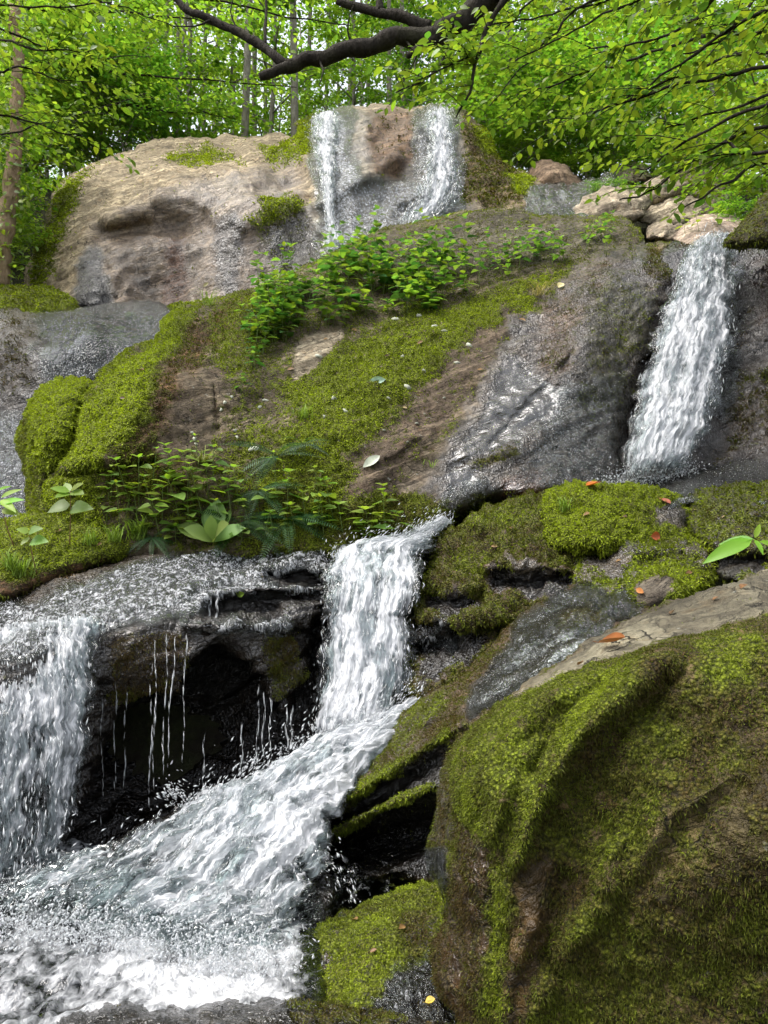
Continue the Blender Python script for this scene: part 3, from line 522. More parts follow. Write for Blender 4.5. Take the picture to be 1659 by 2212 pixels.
# ---- great slab in the middle
slab = rock('rock_slab', [(100, 1120), (100, 1040), (140, 960), (180, 860), (230, 790), (300, 745), (345, 724), (350, 694), (400, 662), (480, 640), (540, 622), (620, 590), (700, 556), (800, 506), (900, 474), (1000, 456), (1100, 452), (1200, 462), (1300, 462), (1350, 474), (1384, 506), (1400, 530), (1470, 520), (1480, 560), (1450, 640), (1420, 740), (1385, 840), (1360, 940), (1370, 1030), (1340, 1070), (1200, 1080), (1050, 1090), (960, 1140), (930, 1190), (800, 1220), (600, 1220), (380, 1230), (200, 1210)],
    [(110, 1100, 5.05), (200, 1190, 4.9), (380, 1210, 4.85), (600, 1200, 4.9), (800, 1200, 4.95), (930, 1170, 5.05), (160, 930, 5.3), (300, 900, 5.2), (240, 800, 5.75), (345, 728, 6.3), (480, 645, 7.0), (620, 600, 7.2), (400, 800, 5.7), (500, 900, 5.45), (500, 1050, 5.1), (650, 800, 5.85), (650, 1000, 5.2), (800, 900, 5.6), (800, 1050, 5.15), (760, 720, 6.4), (900, 700, 6.5), (950, 850, 5.9), (1000, 1000, 5.4), (800, 520, 8.0), (1000, 465, 8.3), (1200, 470, 8.1), (1340, 490, 7.8), (1000, 560, 7.5), (1150, 560, 7.3), (1200, 620, 6.9), (1150, 800, 6.1), (1250, 900, 5.8), (1150, 980, 5.5), (1300, 1040, 5.4), (1400, 600, 6.9), (1400, 800, 6.3), (1380, 1000, 5.7), (1050, 1080, 5.2), (1330, 700, 6.4)],
    'great sloping slab with moss, lichen and a wet right side', 'rock slab', wk=2.0, bk=1.7, step=5.5, thick=2.0, rpx=45, rd=0.35, amp=0.06, freq=1.8, strata=0.035, sfreq=6, lump=0.05,
    base=dict(tone=SLAB, moss=0.42, mosstone=0.4),
    ridges=[([(190, 830), (160, 900), (130, 960), (110, 1010)], 6, -0.16), ([(330, 760), (300, 860), (240, 960), (150, 1010)], 50, 0.14), ([(120, 1030), (260, 1010), (330, 1000)], 7, -0.10), ([(740, 1180), (770, 1090), (800, 1020), (900, 940)], 30, 0.08), ([(560, 880), (640, 830), (760, 790)], 40, -0.08), ([(980, 1010), (1080, 960), (1160, 910), (1200, 905)], 10, -0.05), ([(1060, 960), (1180, 830), (1240, 760)], 6, -0.045), ([(1010, 985), (1110, 965), (1200, 920)], 22, 0.05), ([(920, 940), (860, 990), (800, 1010)], 8, -0.04), ([(1330, 560), (1260, 700), (1230, 800)], 60, 0.12), ([(460, 840), (470, 920)], 5, -0.05), ([(1370, 1060), (1420, 800)], 16, -0.1), ([(600, 750), (760, 690)], 18, -0.06)],
    paint=[([(130, 1000), (190, 850), (260, 780), (345, 724), (350, 690), (420, 660), (400, 720), (345, 820), (320, 900), (250, 970), (200, 1020)], 16, dict(moss=1.0, mosstone=0.0)),
           ([(100, 1040), (180, 1020), (220, 1060), (210, 1190), (110, 1150)], 14, dict(moss=1.0, mosstone=0.1)),
           ([(345, 824), (400, 700), (520, 640), (540, 690), (470, 740), (400, 850), (350, 950), (280, 960), (310, 900)], 18, dict(moss=0.52, mosstone=0.85, tone=(0.122, 0.072, 0.036))),
           ([(210, 1020), (270, 960), (350, 930), (420, 1000), (400, 1080), (260, 1080)], 22, dict(moss=0.6, mosstone=0.55, tone=(0.115, 0.072, 0.036))),
           ([(390, 820), (470, 780), (500, 840), (470, 940), (400, 1010), (340, 960)], 16, dict(moss=0.2, mosstone=0.6, tone=(0.115, 0.095, 0.07))),
           ([(480, 640), (560, 630), (600, 700), (560, 800), (490, 830), (450, 760)], 20, dict(moss=0.62, mosstone=0.35)),
           ([(620, 830), (700, 760), (860, 720), (1000, 720), (1010, 770), (900, 850), (880, 920), (780, 960), (730, 1090), (640, 1120), (540, 1060), (600, 940), (640, 900)], 22, dict(moss=0.75, mosstone=0.18)),
           ([(640, 1000), (760, 1000), (730, 1190), (560, 1190), (560, 1080)], 18, dict(moss=0.75, mosstone=0.4)),
           ([(480, 920), (600, 900), (580, 1010), (500, 1040)], 20, dict(moss=0.6, mosstone=0.3)),
           ([(740, 1080), (850, 1060), (960, 1070), (940, 1180), (740, 1190)], 16, dict(moss=0.8, mosstone=0.55)),
           ([(880, 690), (1000, 650), (1180, 590), (1260, 560), (1280, 580), (1130, 640), (1080, 680), (1060, 730), (900, 730)], 12, dict(moss=0.75, mosstone=0.1)),
           ([(1110, 660), (1200, 640), (1215, 680), (1150, 705)], 9, dict(moss=1.0, mosstone=0.0)),
           ([(640, 740), (740, 690), (740, 730), (680, 790), (630, 820)], 7, dict(moss=0.0, tone=(0.274, 0.245, 0.194)), 10),
           ([(780, 690), (900, 660), (980, 660), (860, 720)], 12, dict(moss=0.7, mosstone=0.1)),
           ([(760, 980), (900, 860), (1010, 740), (1090, 690), (1100, 740), (1040, 830), (950, 930), (850, 1050), (760, 1060)], 14, dict(moss=0.27, mosstone=0.45, tone=(0.119, 0.0936, 0.072))),
           ([(850, 1050), (960, 960), (980, 1020), (930, 1050)], 14, dict(tone=(0.158, 0.137, 0.115), moss=0)),
           ([(1090, 730), (1180, 640), (1290, 560), (1400, 540), (1470, 560), (1380, 900), (1360, 1060), (1060, 1080), (930, 1050), (960, 990), (1040, 870)], 14, dict(tone=(0.144, 0.122, 0.104), wet=0.82, moss=0.0)),
           ([(930, 1050), (985, 960), (1040, 880), (1090, 760), (1150, 770), (1235, 830), (1230, 900), (1130, 950), (1090, 1000), (1010, 1060)], 26, dict(wet=1.0, moss=0.0, tone=(0.12, 0.112, 0.105)), 45),
           ([(1170, 680), (1290, 560), (1340, 560), (1270, 700), (1220, 800), (1170, 800)], 18, dict(moss=0.35, mosstone=0.75, tone=(0.122, 0.072, 0.0396), wet=0.7)),
           ([(1270, 640), (1340, 580), (1420, 600), (1410, 720), (1340, 900), (1250, 900), (1260, 760)], 24, dict(tone=(0.075, 0.068, 0.038), moss=0.36, mosstone=0.55, wet=0.6)),
           ([(1390, 540), (1480, 520), (1450, 620), (1400, 600)], 12, dict(moss=0.55, mosstone=0.75, tone=(0.101, 0.0648, 0.036))),
           ([(1010, 1000), (1110, 960), (1130, 985), (1040, 1010)], 7, dict(moss=0.55, mosstone=0.7, wet=0.4), 8),
           ([(1080, 1040), (1160, 1035), (1180, 1090), (1060, 1090)], 12, dict(tone=(0.187, 0.0864, 0.0504), wet=1.0)),
           ([(1230, 820), (1360, 800), (1350, 1060), (1180, 1060), (1120, 1000)], 40, dict(foam=0.22)), ([(960, 1060), (1060, 1040), (1060, 1090), (960, 1150)], 10, dict(foam=0.36)),
           ([(760, 560), (1000, 462), (1200, 465), (1370, 500), (1380, 540), (1200, 560), (900, 620)], 14, dict(tone=(0.108, 0.101, 0.0792), moss=0.35, mosstone=0.55))])
film(slab, label='water film spreading over the wet right side of the great slab', seed=10.0)
lobe = rock('boulder', [(40, 960), (60, 880), (100, 830), (150, 816), (195, 822), (190, 850), (170, 900), (150, 960), (130, 1010), (110, 1060), (120, 1120), (70, 1130), (55, 1080), (60, 1030)], [(45, 960, 5.6), (100, 830, 5.9), (190, 825, 5.9), (110, 920, 5.25), (120, 1010, 5.15), (90, 1100, 5.1)],
    'rounded bright green mossy lobe at the left end of the great slab', 'boulder', step=5.5, thick=0.9, rpx=45, rd=0.35, amp=0.05, lump=0.05, base=dict(tone=DARK, moss=1.0, mosstone=0.08), paint=[([(30, 900), (70, 900), (70, 1010), (120, 1020), (110, 1130), (40, 1130)], 16, dict(mosstone=0.5, moss=0.7))])

# ---- right waterfall surround
rwall = rock('rock_wall', [(1420, 560), (1450, 526), (1560, 524), (1640, 518), (1900, 510), (1900, 1080), (1650, 1060), (1500, 1040), (1340, 1060), (1330, 1000), (1350, 900), (1380, 760)],
    [(1440, 540, 7.2), (1600, 530, 7.2), (1740, 530, 7.1), (1590, 700, 6.5), (1500, 700, 6.7), (1420, 800, 6.4), (1600, 850, 6.1), (1740, 850, 5.9), (1380, 1000, 5.8), (1520, 1000, 5.75), (1700, 980, 5.6), (1660, 640, 6.5)],
    'dark wet rock wall behind and right of the right waterfall', 'rock wall', thick=1.4, rpx=25, rd=0.2, amp=0.09, strata=0.08, sfreq=5, base=dict(tone=(0.045, 0.036, 0.028), wet=0.88, moss=0.12, mosstone=0.9),
    paint=[([(1590, 800), (1900, 780), (1900, 990), (1560, 990)], 24, dict(tone=(0.0792, 0.054, 0.0324), moss=0.3, mosstone=0.75, wet=0.8)), ([(1640, 540), (1900, 540), (1900, 760), (1640, 700)], 20, dict(tone=(0.0936, 0.054, 0.036), moss=0.2, mosstone=0.9)), ([(1560, 600), (1600, 560), (1590, 900), (1540, 900)], 20, dict(foam=0.25))])
film(rwall, label='spray wetted film on the dark wall right of the right waterfall', seed=12.0)
rootrock = rock('mossy_trunk_base', [(1565, 530), (1580, 500), (1615, 460), (1650, 420), (1720, 380), (1900, 380), (1900, 540), (1640, 535)], [(1570, 525, 6.3), (1650, 425, 6.5), (1750, 400, 6.3), (1740, 530, 6.0), (1640, 500, 6.1)], 'dark mossy rock hump at right edge above the waterfall lip', 'rock', step=6, thick=0.7, rpx=40, rd=0.3, amp=0.05, strata=0.03, lump=0.03, base=dict(tone=(0.0432, 0.0396, 0.0288), moss=0.55, mosstone=0.6))
rfoot = rock('rock_ledge', [(1330, 1060), (1360, 1040), (1440, 1030), (1520, 1005), (1600, 990), (1900, 975), (1900, 1110), (1600, 1090), (1500, 1085), (1440, 1110), (1380, 1110)], [(1340, 1055, 5.4), (1440, 1032, 5.6), (1600, 995, 5.7), (1740, 985, 5.7), (1500, 1060, 5.0), (1650, 1060, 4.8), (1740, 1090, 4.6), (1440, 1090, 4.85), (1380, 1100, 4.9)],
    'wet ledge at the foot of the right waterfall', 'rock ledge', thick=0.7, rpx=20, rd=0.1, amp=0.05, strata=0.04, base=dict(tone=(0.144, 0.13, 0.119), wet=0.97, foam=0.26))
film(rfoot, label='shallow water on the ledge at the foot of the right waterfall', seed=14.0)

# ---- mossy rocks between the falls
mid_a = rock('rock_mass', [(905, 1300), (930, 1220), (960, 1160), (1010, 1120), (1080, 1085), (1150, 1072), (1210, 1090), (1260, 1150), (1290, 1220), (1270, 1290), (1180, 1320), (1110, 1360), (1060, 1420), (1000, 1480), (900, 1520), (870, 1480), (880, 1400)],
    [(930, 1230, 4.75), (1010, 1125, 5.0), (1150, 1080, 5.0), (1240, 1150, 4.7), (1100, 1200, 4.45), (960, 1330, 4.35), (1150, 1280, 4.2), (1050, 1400, 4.0), (920, 1480, 4.1), (1250, 1280, 4.15)],
    'brown mossy rock mass right of the middle waterfall', 'rock', step=5.5, thick=1.0, rpx=30, rd=0.2, amp=0.1, freq=4.5, strata=0.06, sfreq=8, lump=0.08, base=dict(tone=BRN, moss=0.72, mosstone=0.68, wet=0.4),
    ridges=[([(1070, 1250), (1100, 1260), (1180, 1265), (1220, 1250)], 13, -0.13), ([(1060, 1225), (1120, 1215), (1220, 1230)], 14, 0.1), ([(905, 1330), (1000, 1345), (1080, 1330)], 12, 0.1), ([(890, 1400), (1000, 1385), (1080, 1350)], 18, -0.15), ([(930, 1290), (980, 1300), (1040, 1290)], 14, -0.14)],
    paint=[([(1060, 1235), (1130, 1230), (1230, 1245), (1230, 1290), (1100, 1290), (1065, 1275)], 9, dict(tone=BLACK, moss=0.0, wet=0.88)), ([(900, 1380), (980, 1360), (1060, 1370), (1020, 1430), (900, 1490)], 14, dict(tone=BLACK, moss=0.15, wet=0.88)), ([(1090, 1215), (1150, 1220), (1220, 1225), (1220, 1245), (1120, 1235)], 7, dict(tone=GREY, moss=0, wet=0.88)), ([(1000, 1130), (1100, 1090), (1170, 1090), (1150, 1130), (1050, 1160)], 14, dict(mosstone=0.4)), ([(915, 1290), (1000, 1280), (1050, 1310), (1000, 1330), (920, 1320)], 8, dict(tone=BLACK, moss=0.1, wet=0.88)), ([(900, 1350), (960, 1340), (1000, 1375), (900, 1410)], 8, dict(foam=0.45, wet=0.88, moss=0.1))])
film(mid_a, label='splash water on the rock step beside the middle waterfall', seed=15.0)
mid_b = rock('mossy_boulder', [(1160, 1110), (1190, 1065), (1250, 1046), (1330, 1050), (1420, 1060), (1480, 1090), (1490, 1130), (1470, 1180), (1380, 1200), (1260, 1190), (1180, 1170)], [(1165, 1110, 4.8), (1250, 1050, 5.0), (1400, 1060, 4.9), (1480, 1110, 4.7), (1300, 1130, 4.4), (1380, 1190, 4.35), (1220, 1170, 4.4)],
    'bright mossy boulder top with a grass tuft below the right waterfall', 'boulder', step=5.5, thick=0.7, rpx=35, rd=0.25, amp=0.05, freq=3, lump=0.08, base=dict(tone=DARK, moss=0.95, mosstone=0.12), paint=[([(1320, 1060), (1480, 1090), (1470, 1180), (1380, 1150), (1340, 1100)], 14, dict(moss=0.7, mosstone=0.3)), ([(1410, 1100), (1470, 1095), (1480, 1140), (1420, 1140)], 8, dict(moss=0.0, tone=GREY, wet=0.88))])
mid_c = rock('rock', [(1235, 1230), (1260, 1190), (1310, 1168), (1400, 1160), (1480, 1160), (1540, 1185), (1535, 1240), (1450, 1262), (1380, 1290), (1290, 1300), (1245, 1270)], [(1240, 1230, 4.35), (1310, 1170, 4.55), (1480, 1165, 4.4), (1530, 1220, 4.1), (1350, 1220, 4.1), (1400, 1280, 3.85), (1270, 1280, 4.05)],
    'grey wet rock patched with moss behind the bare boulder top', step=5.5, thick=0.6, rpx=30, rd=0.2, amp=0.08, freq=4, lump=0.08, base=dict(tone=GREY, moss=0.45, mosstone=0.3, wet=0.9), paint=[([(1270, 1190), (1330, 1175), (1360, 1210), (1330, 1240), (1265, 1230)], 10, dict(moss=0.05, tone=(0.216, 0.194, 0.173)))], ridges=[([(1380, 1210), (1480, 1200)], 10, -0.1)])
mid_d = rock('mossy_boulder', [(1350, 1300), (1340, 1270), (1400, 1235), (1470, 1215), (1530, 1225), (1540, 1255), (1480, 1290), (1400, 1320)], [(1345, 1290, 3.9), (1470, 1220, 4.05), (1535, 1245, 3.95), (1420, 1270, 3.7), (1400, 1310, 3.65)], 'small mossy boulder wedged against the bare boulder top', 'boulder', step=5.5, thick=0.5, rpx=30, rd=0.2, amp=0.04, freq=3, lump=0.04, base=dict(tone=GREY, moss=0.8, mosstone=0.3), paint=[([(1385, 1260), (1450, 1245), (1440, 1300), (1390, 1310)], 10, dict(moss=0.05, tone=(0.122, 0.108, 0.0936)))])
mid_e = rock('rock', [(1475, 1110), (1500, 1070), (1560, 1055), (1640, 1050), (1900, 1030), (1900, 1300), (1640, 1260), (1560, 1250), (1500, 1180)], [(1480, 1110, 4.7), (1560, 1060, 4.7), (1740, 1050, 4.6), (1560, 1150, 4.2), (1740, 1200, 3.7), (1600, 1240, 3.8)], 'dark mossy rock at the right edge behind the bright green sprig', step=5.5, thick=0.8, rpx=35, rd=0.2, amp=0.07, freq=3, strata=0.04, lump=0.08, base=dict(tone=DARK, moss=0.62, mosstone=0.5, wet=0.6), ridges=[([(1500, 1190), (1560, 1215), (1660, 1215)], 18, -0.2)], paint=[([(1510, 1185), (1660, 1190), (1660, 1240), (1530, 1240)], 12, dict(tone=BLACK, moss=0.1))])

run = rock('rock_slope', [(700, 1720), (760, 1640), (840, 1560), (900, 1500), (980, 1450), (1060, 1390), (1120, 1330), (1180, 1290), (1260, 1262), (1390, 1265), (1400, 1330), (1290, 1400), (1180, 1470), (1080, 1540), (1000, 1620), (960, 1720), (960, 1900), (860, 1900), (690, 1900)],
    [(720, 1710, 3.75), (840, 1560, 4.1), (980, 1450, 4.0), (1120, 1330, 3.95), (1260, 1265, 4.1), (1380, 1270, 3.9), (1290, 1390, 3.2), (1180, 1440, 3.2), (1080, 1530, 3.1), (1000, 1600, 3.05), (900, 1600, 3.5), (820, 1720, 3.45), (950, 1800, 3.2), (720, 1880, 3.5), (850, 1890, 3.35)],
    'sloping brown and mossy bedrock with a shiny side trickle', 'rock slope', step=5, thick=1.2, rpx=22, rd=0.12, amp=0.04, freq=3, strata=0.05, sfreq=9, lump=0.03, base=dict(tone=(0.115, 0.072, 0.036), moss=0.5, mosstone=0.8, wet=0.5),
    ridges=[([(720, 1740), (800, 1690), (900, 1620), (1000, 1560)], 13, 0.12), ([(720, 1800), (800, 1750), (940, 1700)], 12, 0.12), ([(720, 1770), (830, 1710), (960, 1630)], 14, -0.16), ([(700, 1850), (960, 1780)], 40, -0.4), ([(760, 1660), (900, 1580), (1010, 1540)], 11, -0.1), ([(1120, 1330), (1180, 1380), (1100, 1450)], 15, -0.05)],
    paint=[([(1110, 1340), (1180, 1290), (1260, 1262), (1400, 1262), (1380, 1320), (1280, 1380), (1180, 1450), (1060, 1540), (1000, 1560), (1020, 1480), (1090, 1420)], 10, dict(tone=(0.075, 0.066, 0.055), moss=0.0, wet=0.985, foam=0.3)), ([(1200, 1320), (1300, 1300), (1290, 1350), (1210, 1370)], 10, dict(tone=(0.101, 0.0864, 0.0216), foam=0.1)),
           ([(700, 1760), (830, 1690), (960, 1600), (960, 1900), (690, 1900)], 14, dict(tone=(0.0288, 0.0252, 0.0216), moss=0.12, mosstone=0.5, wet=0.9)),
           ([(730, 1720), (800, 1675), (900, 1615), (970, 1570), (975, 1590), (880, 1650), (760, 1735)], 6, dict(moss=0.9, mosstone=0.45), 8), ([(720, 1795), (800, 1745), (930, 1690), (935, 1705), (810, 1765), (730, 1812)], 6, dict(moss=0.9, mosstone=0.45), 8),
           ([(760, 1660), (840, 1580), (900, 1510), (960, 1480), (960, 1520), (860, 1620), (780, 1680)], 16, dict(moss=0.55, mosstone=0.45, wet=0.9))])
film(run, label='shiny side trickle beside the bare top of the near boulder', seed=16.0)

# ---- the ledge, the hollow under it and the chute
ledge = rock('rock_ledge', [(-260, 1350), (0, 1302), (100, 1262), (200, 1214), (290, 1188), (420, 1172), (560, 1162), (640, 1166), (700, 1190), (760, 1230), (740, 1300), (690, 1330), (680, 1390), (668, 1440), (640, 1500), (612, 1545), (575, 1520), (548, 1450), (500, 1410), (450, 1404), (412, 1440), (388, 1490), (310, 1520), (250, 1570), (214, 1660), (160, 1760), (60, 1840), (-260, 1880)],
    [(600, 1168, 5.1), (420, 1175, 5.0), (200, 1218, 4.7), (0, 1306, 4.2), (-100, 1350, 3.9), (680, 1230, 4.8), (500, 1250, 4.6), (300, 1300, 4.15), (100, 1360, 3.75), (0, 1400, 3.6), (300, 1350, 3.92), (450, 1345, 4.02), (520, 1348, 4.05), (640, 1400, 4.3), (300, 1450, 3.9), (600, 1480, 4.2), (480, 1395, 4.05), (250, 1540, 3.95), (100, 1600, 3.65), (0, 1750, 3.5), (100, 1780, 3.6), (650, 1320, 4.4)],
    'wide wet ledge above the dark hollow, water sliding over it', 'rock ledge', step=5, thick=1.1, rpx=24, rd=0.16, amp=0.05, freq=3, strata=0.05, sfreq=8, base=dict(tone=(0.055, 0.046, 0.038), wet=0.88, foam=0.0), lump=0.03,
    ridges=[([(470, 1312), (530, 1310), (590, 1318)], 22, -0.25), ([(580, 1245), (640, 1248), (690, 1252)], 12, -0.16), ([(560, 1285), (640, 1290), (690, 1285)], 9, -0.12), ([(440, 1290), (520, 1275), (640, 1270)], 8, 0.06), ([(400, 1352), (520, 1350), (620, 1356)], 8, 0.07), ([(640, 1370), (680, 1400)], 18, -0.15)],
    paint=[([(-260, 1340), (0, 1300), (100, 1262), (200, 1214), (420, 1172), (640, 1166), (740, 1220), (720, 1300), (600, 1290), (460, 1300), (330, 1340), (220, 1360), (60, 1420), (-260, 1460)], 9, dict(foam=0.54)), ([(200, 1205), (420, 1168), (500, 1165), (470, 1185), (300, 1215), (60, 1300), (0, 1310), (0, 1300)], 8, dict(foam=0.0, tone=(0.115, 0.0936, 0.072), wet=0.7), 12),
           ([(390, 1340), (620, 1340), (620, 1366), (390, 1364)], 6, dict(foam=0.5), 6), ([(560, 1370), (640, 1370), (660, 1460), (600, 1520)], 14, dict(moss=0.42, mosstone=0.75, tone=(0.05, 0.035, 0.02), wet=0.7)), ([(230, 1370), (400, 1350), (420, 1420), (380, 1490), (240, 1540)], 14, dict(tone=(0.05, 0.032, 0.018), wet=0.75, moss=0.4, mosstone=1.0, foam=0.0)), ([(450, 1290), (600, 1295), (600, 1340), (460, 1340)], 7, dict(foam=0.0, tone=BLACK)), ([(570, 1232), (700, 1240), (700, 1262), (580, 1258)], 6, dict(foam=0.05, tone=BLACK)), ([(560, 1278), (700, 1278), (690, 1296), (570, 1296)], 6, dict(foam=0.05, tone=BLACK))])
film(ledge, label='sparkling water sheet sliding over the wide wet ledge', seed=18.0, off=0.015)
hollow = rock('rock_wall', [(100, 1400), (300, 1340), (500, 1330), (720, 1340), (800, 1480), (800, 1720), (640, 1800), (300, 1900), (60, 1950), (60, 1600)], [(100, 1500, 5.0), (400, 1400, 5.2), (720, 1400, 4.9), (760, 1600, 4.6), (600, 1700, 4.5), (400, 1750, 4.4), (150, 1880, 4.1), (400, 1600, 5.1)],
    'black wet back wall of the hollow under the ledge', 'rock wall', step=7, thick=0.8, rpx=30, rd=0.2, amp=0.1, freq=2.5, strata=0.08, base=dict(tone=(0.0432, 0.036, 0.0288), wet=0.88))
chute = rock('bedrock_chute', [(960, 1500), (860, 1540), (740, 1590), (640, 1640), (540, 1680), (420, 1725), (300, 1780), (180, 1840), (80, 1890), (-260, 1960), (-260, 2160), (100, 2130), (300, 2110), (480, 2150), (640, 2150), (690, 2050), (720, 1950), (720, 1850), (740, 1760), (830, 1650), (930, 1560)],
    [(920, 1530, 4.35), (760, 1600, 4.2), (560, 1690, 3.95), (330, 1780, 3.6), (0, 1930, 3.25), (-100, 1980, 3.1), (840, 1600, 4.1), (700, 1800, 3.5), (690, 1900, 3.15), (660, 2020, 2.8), (620, 2130, 2.6), (500, 1900, 3.2), (300, 1950, 3.0), (300, 2090, 2.68), (0, 2080, 2.65), (500, 2120, 2.62)],
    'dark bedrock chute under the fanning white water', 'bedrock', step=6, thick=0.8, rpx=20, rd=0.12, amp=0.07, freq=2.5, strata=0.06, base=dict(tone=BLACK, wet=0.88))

# ---- near rocks
lowmoss = rock('mossy_rock', [(600, 2150), (632, 2110), (622, 2060), (660, 2010), (730, 1978), (790, 1948), (850, 1920), (915, 1903), (1000, 1890), (1060, 1960), (1060, 2300), (560, 2300), (570, 2200)], [(610, 2140, 2.6), (640, 2030, 2.8), (790, 1950, 2.95), (920, 1905, 3.0), (1040, 1950, 2.8), (800, 2050, 2.55), (940, 2060, 2.55), (700, 2150, 2.42), (900, 2180, 2.3), (700, 2280, 2.2), (1000, 2280, 2.2)],
    'low vivid green mossy rock between the pool and the near boulder', 'rock', step=5, thick=0.8, rpx=26, rd=0.09, amp=0.05, freq=3, lump=0.03, base=dict(tone=DARK, moss=0.8, mosstone=0.38, wet=0.5),
    paint=[([(840, 2110), (920, 2070), (960, 2110), (980, 2210), (860, 2220), (800, 2180)], 16, dict(moss=0.05, wet=0.88, tone=(0.0864, 0.0792, 0.072), foam=0.36)), ([(850, 1990), (940, 1960), (950, 2080), (880, 2090)], 24, dict(moss=0.6, mosstone=0.8)), ([(600, 2160), (660, 2110), (720, 2170), (860, 2190), (860, 2300), (560, 2300)], 18, dict(moss=0.4, mosstone=0.6, wet=0.9)), ([(690, 2080), (715, 2068), (720, 2080), (700, 2095)], 4, dict(moss=0, wet=0.88, tone=GREY), 4)])
film(lowmoss, label='shiny water slick at the foot of the near boulder', seed=20.0)
lip = rock('rock_lip', [(100, 2240), (160, 2190), (260, 2170), (340, 2178), (420, 2168), (520, 2160), (620, 2158), (700, 2172), (800, 2180), (880, 2190), (960, 2215), (960, 2330), (100, 2330)], [(120, 2220, 2.12), (400, 2175, 2.2), (620, 2165, 2.25), (900, 2200, 2.15), (500, 2250, 1.95), (900, 2290, 1.9), (150, 2290, 1.9)],
    'dark wet rock lip along the bottom edge in front of the pool', 'rock', step=5, thick=0.5, rpx=25, rd=0.12, amp=0.04, freq=4, lump=0.02, base=dict(tone=(0.035, 0.03, 0.022), wet=0.86, moss=0.12, mosstone=0.9), paint=[([(620, 2165), (800, 2180), (880, 2190), (880, 2250), (620, 2240)], 14, dict(moss=0.42, mosstone=0.75))])
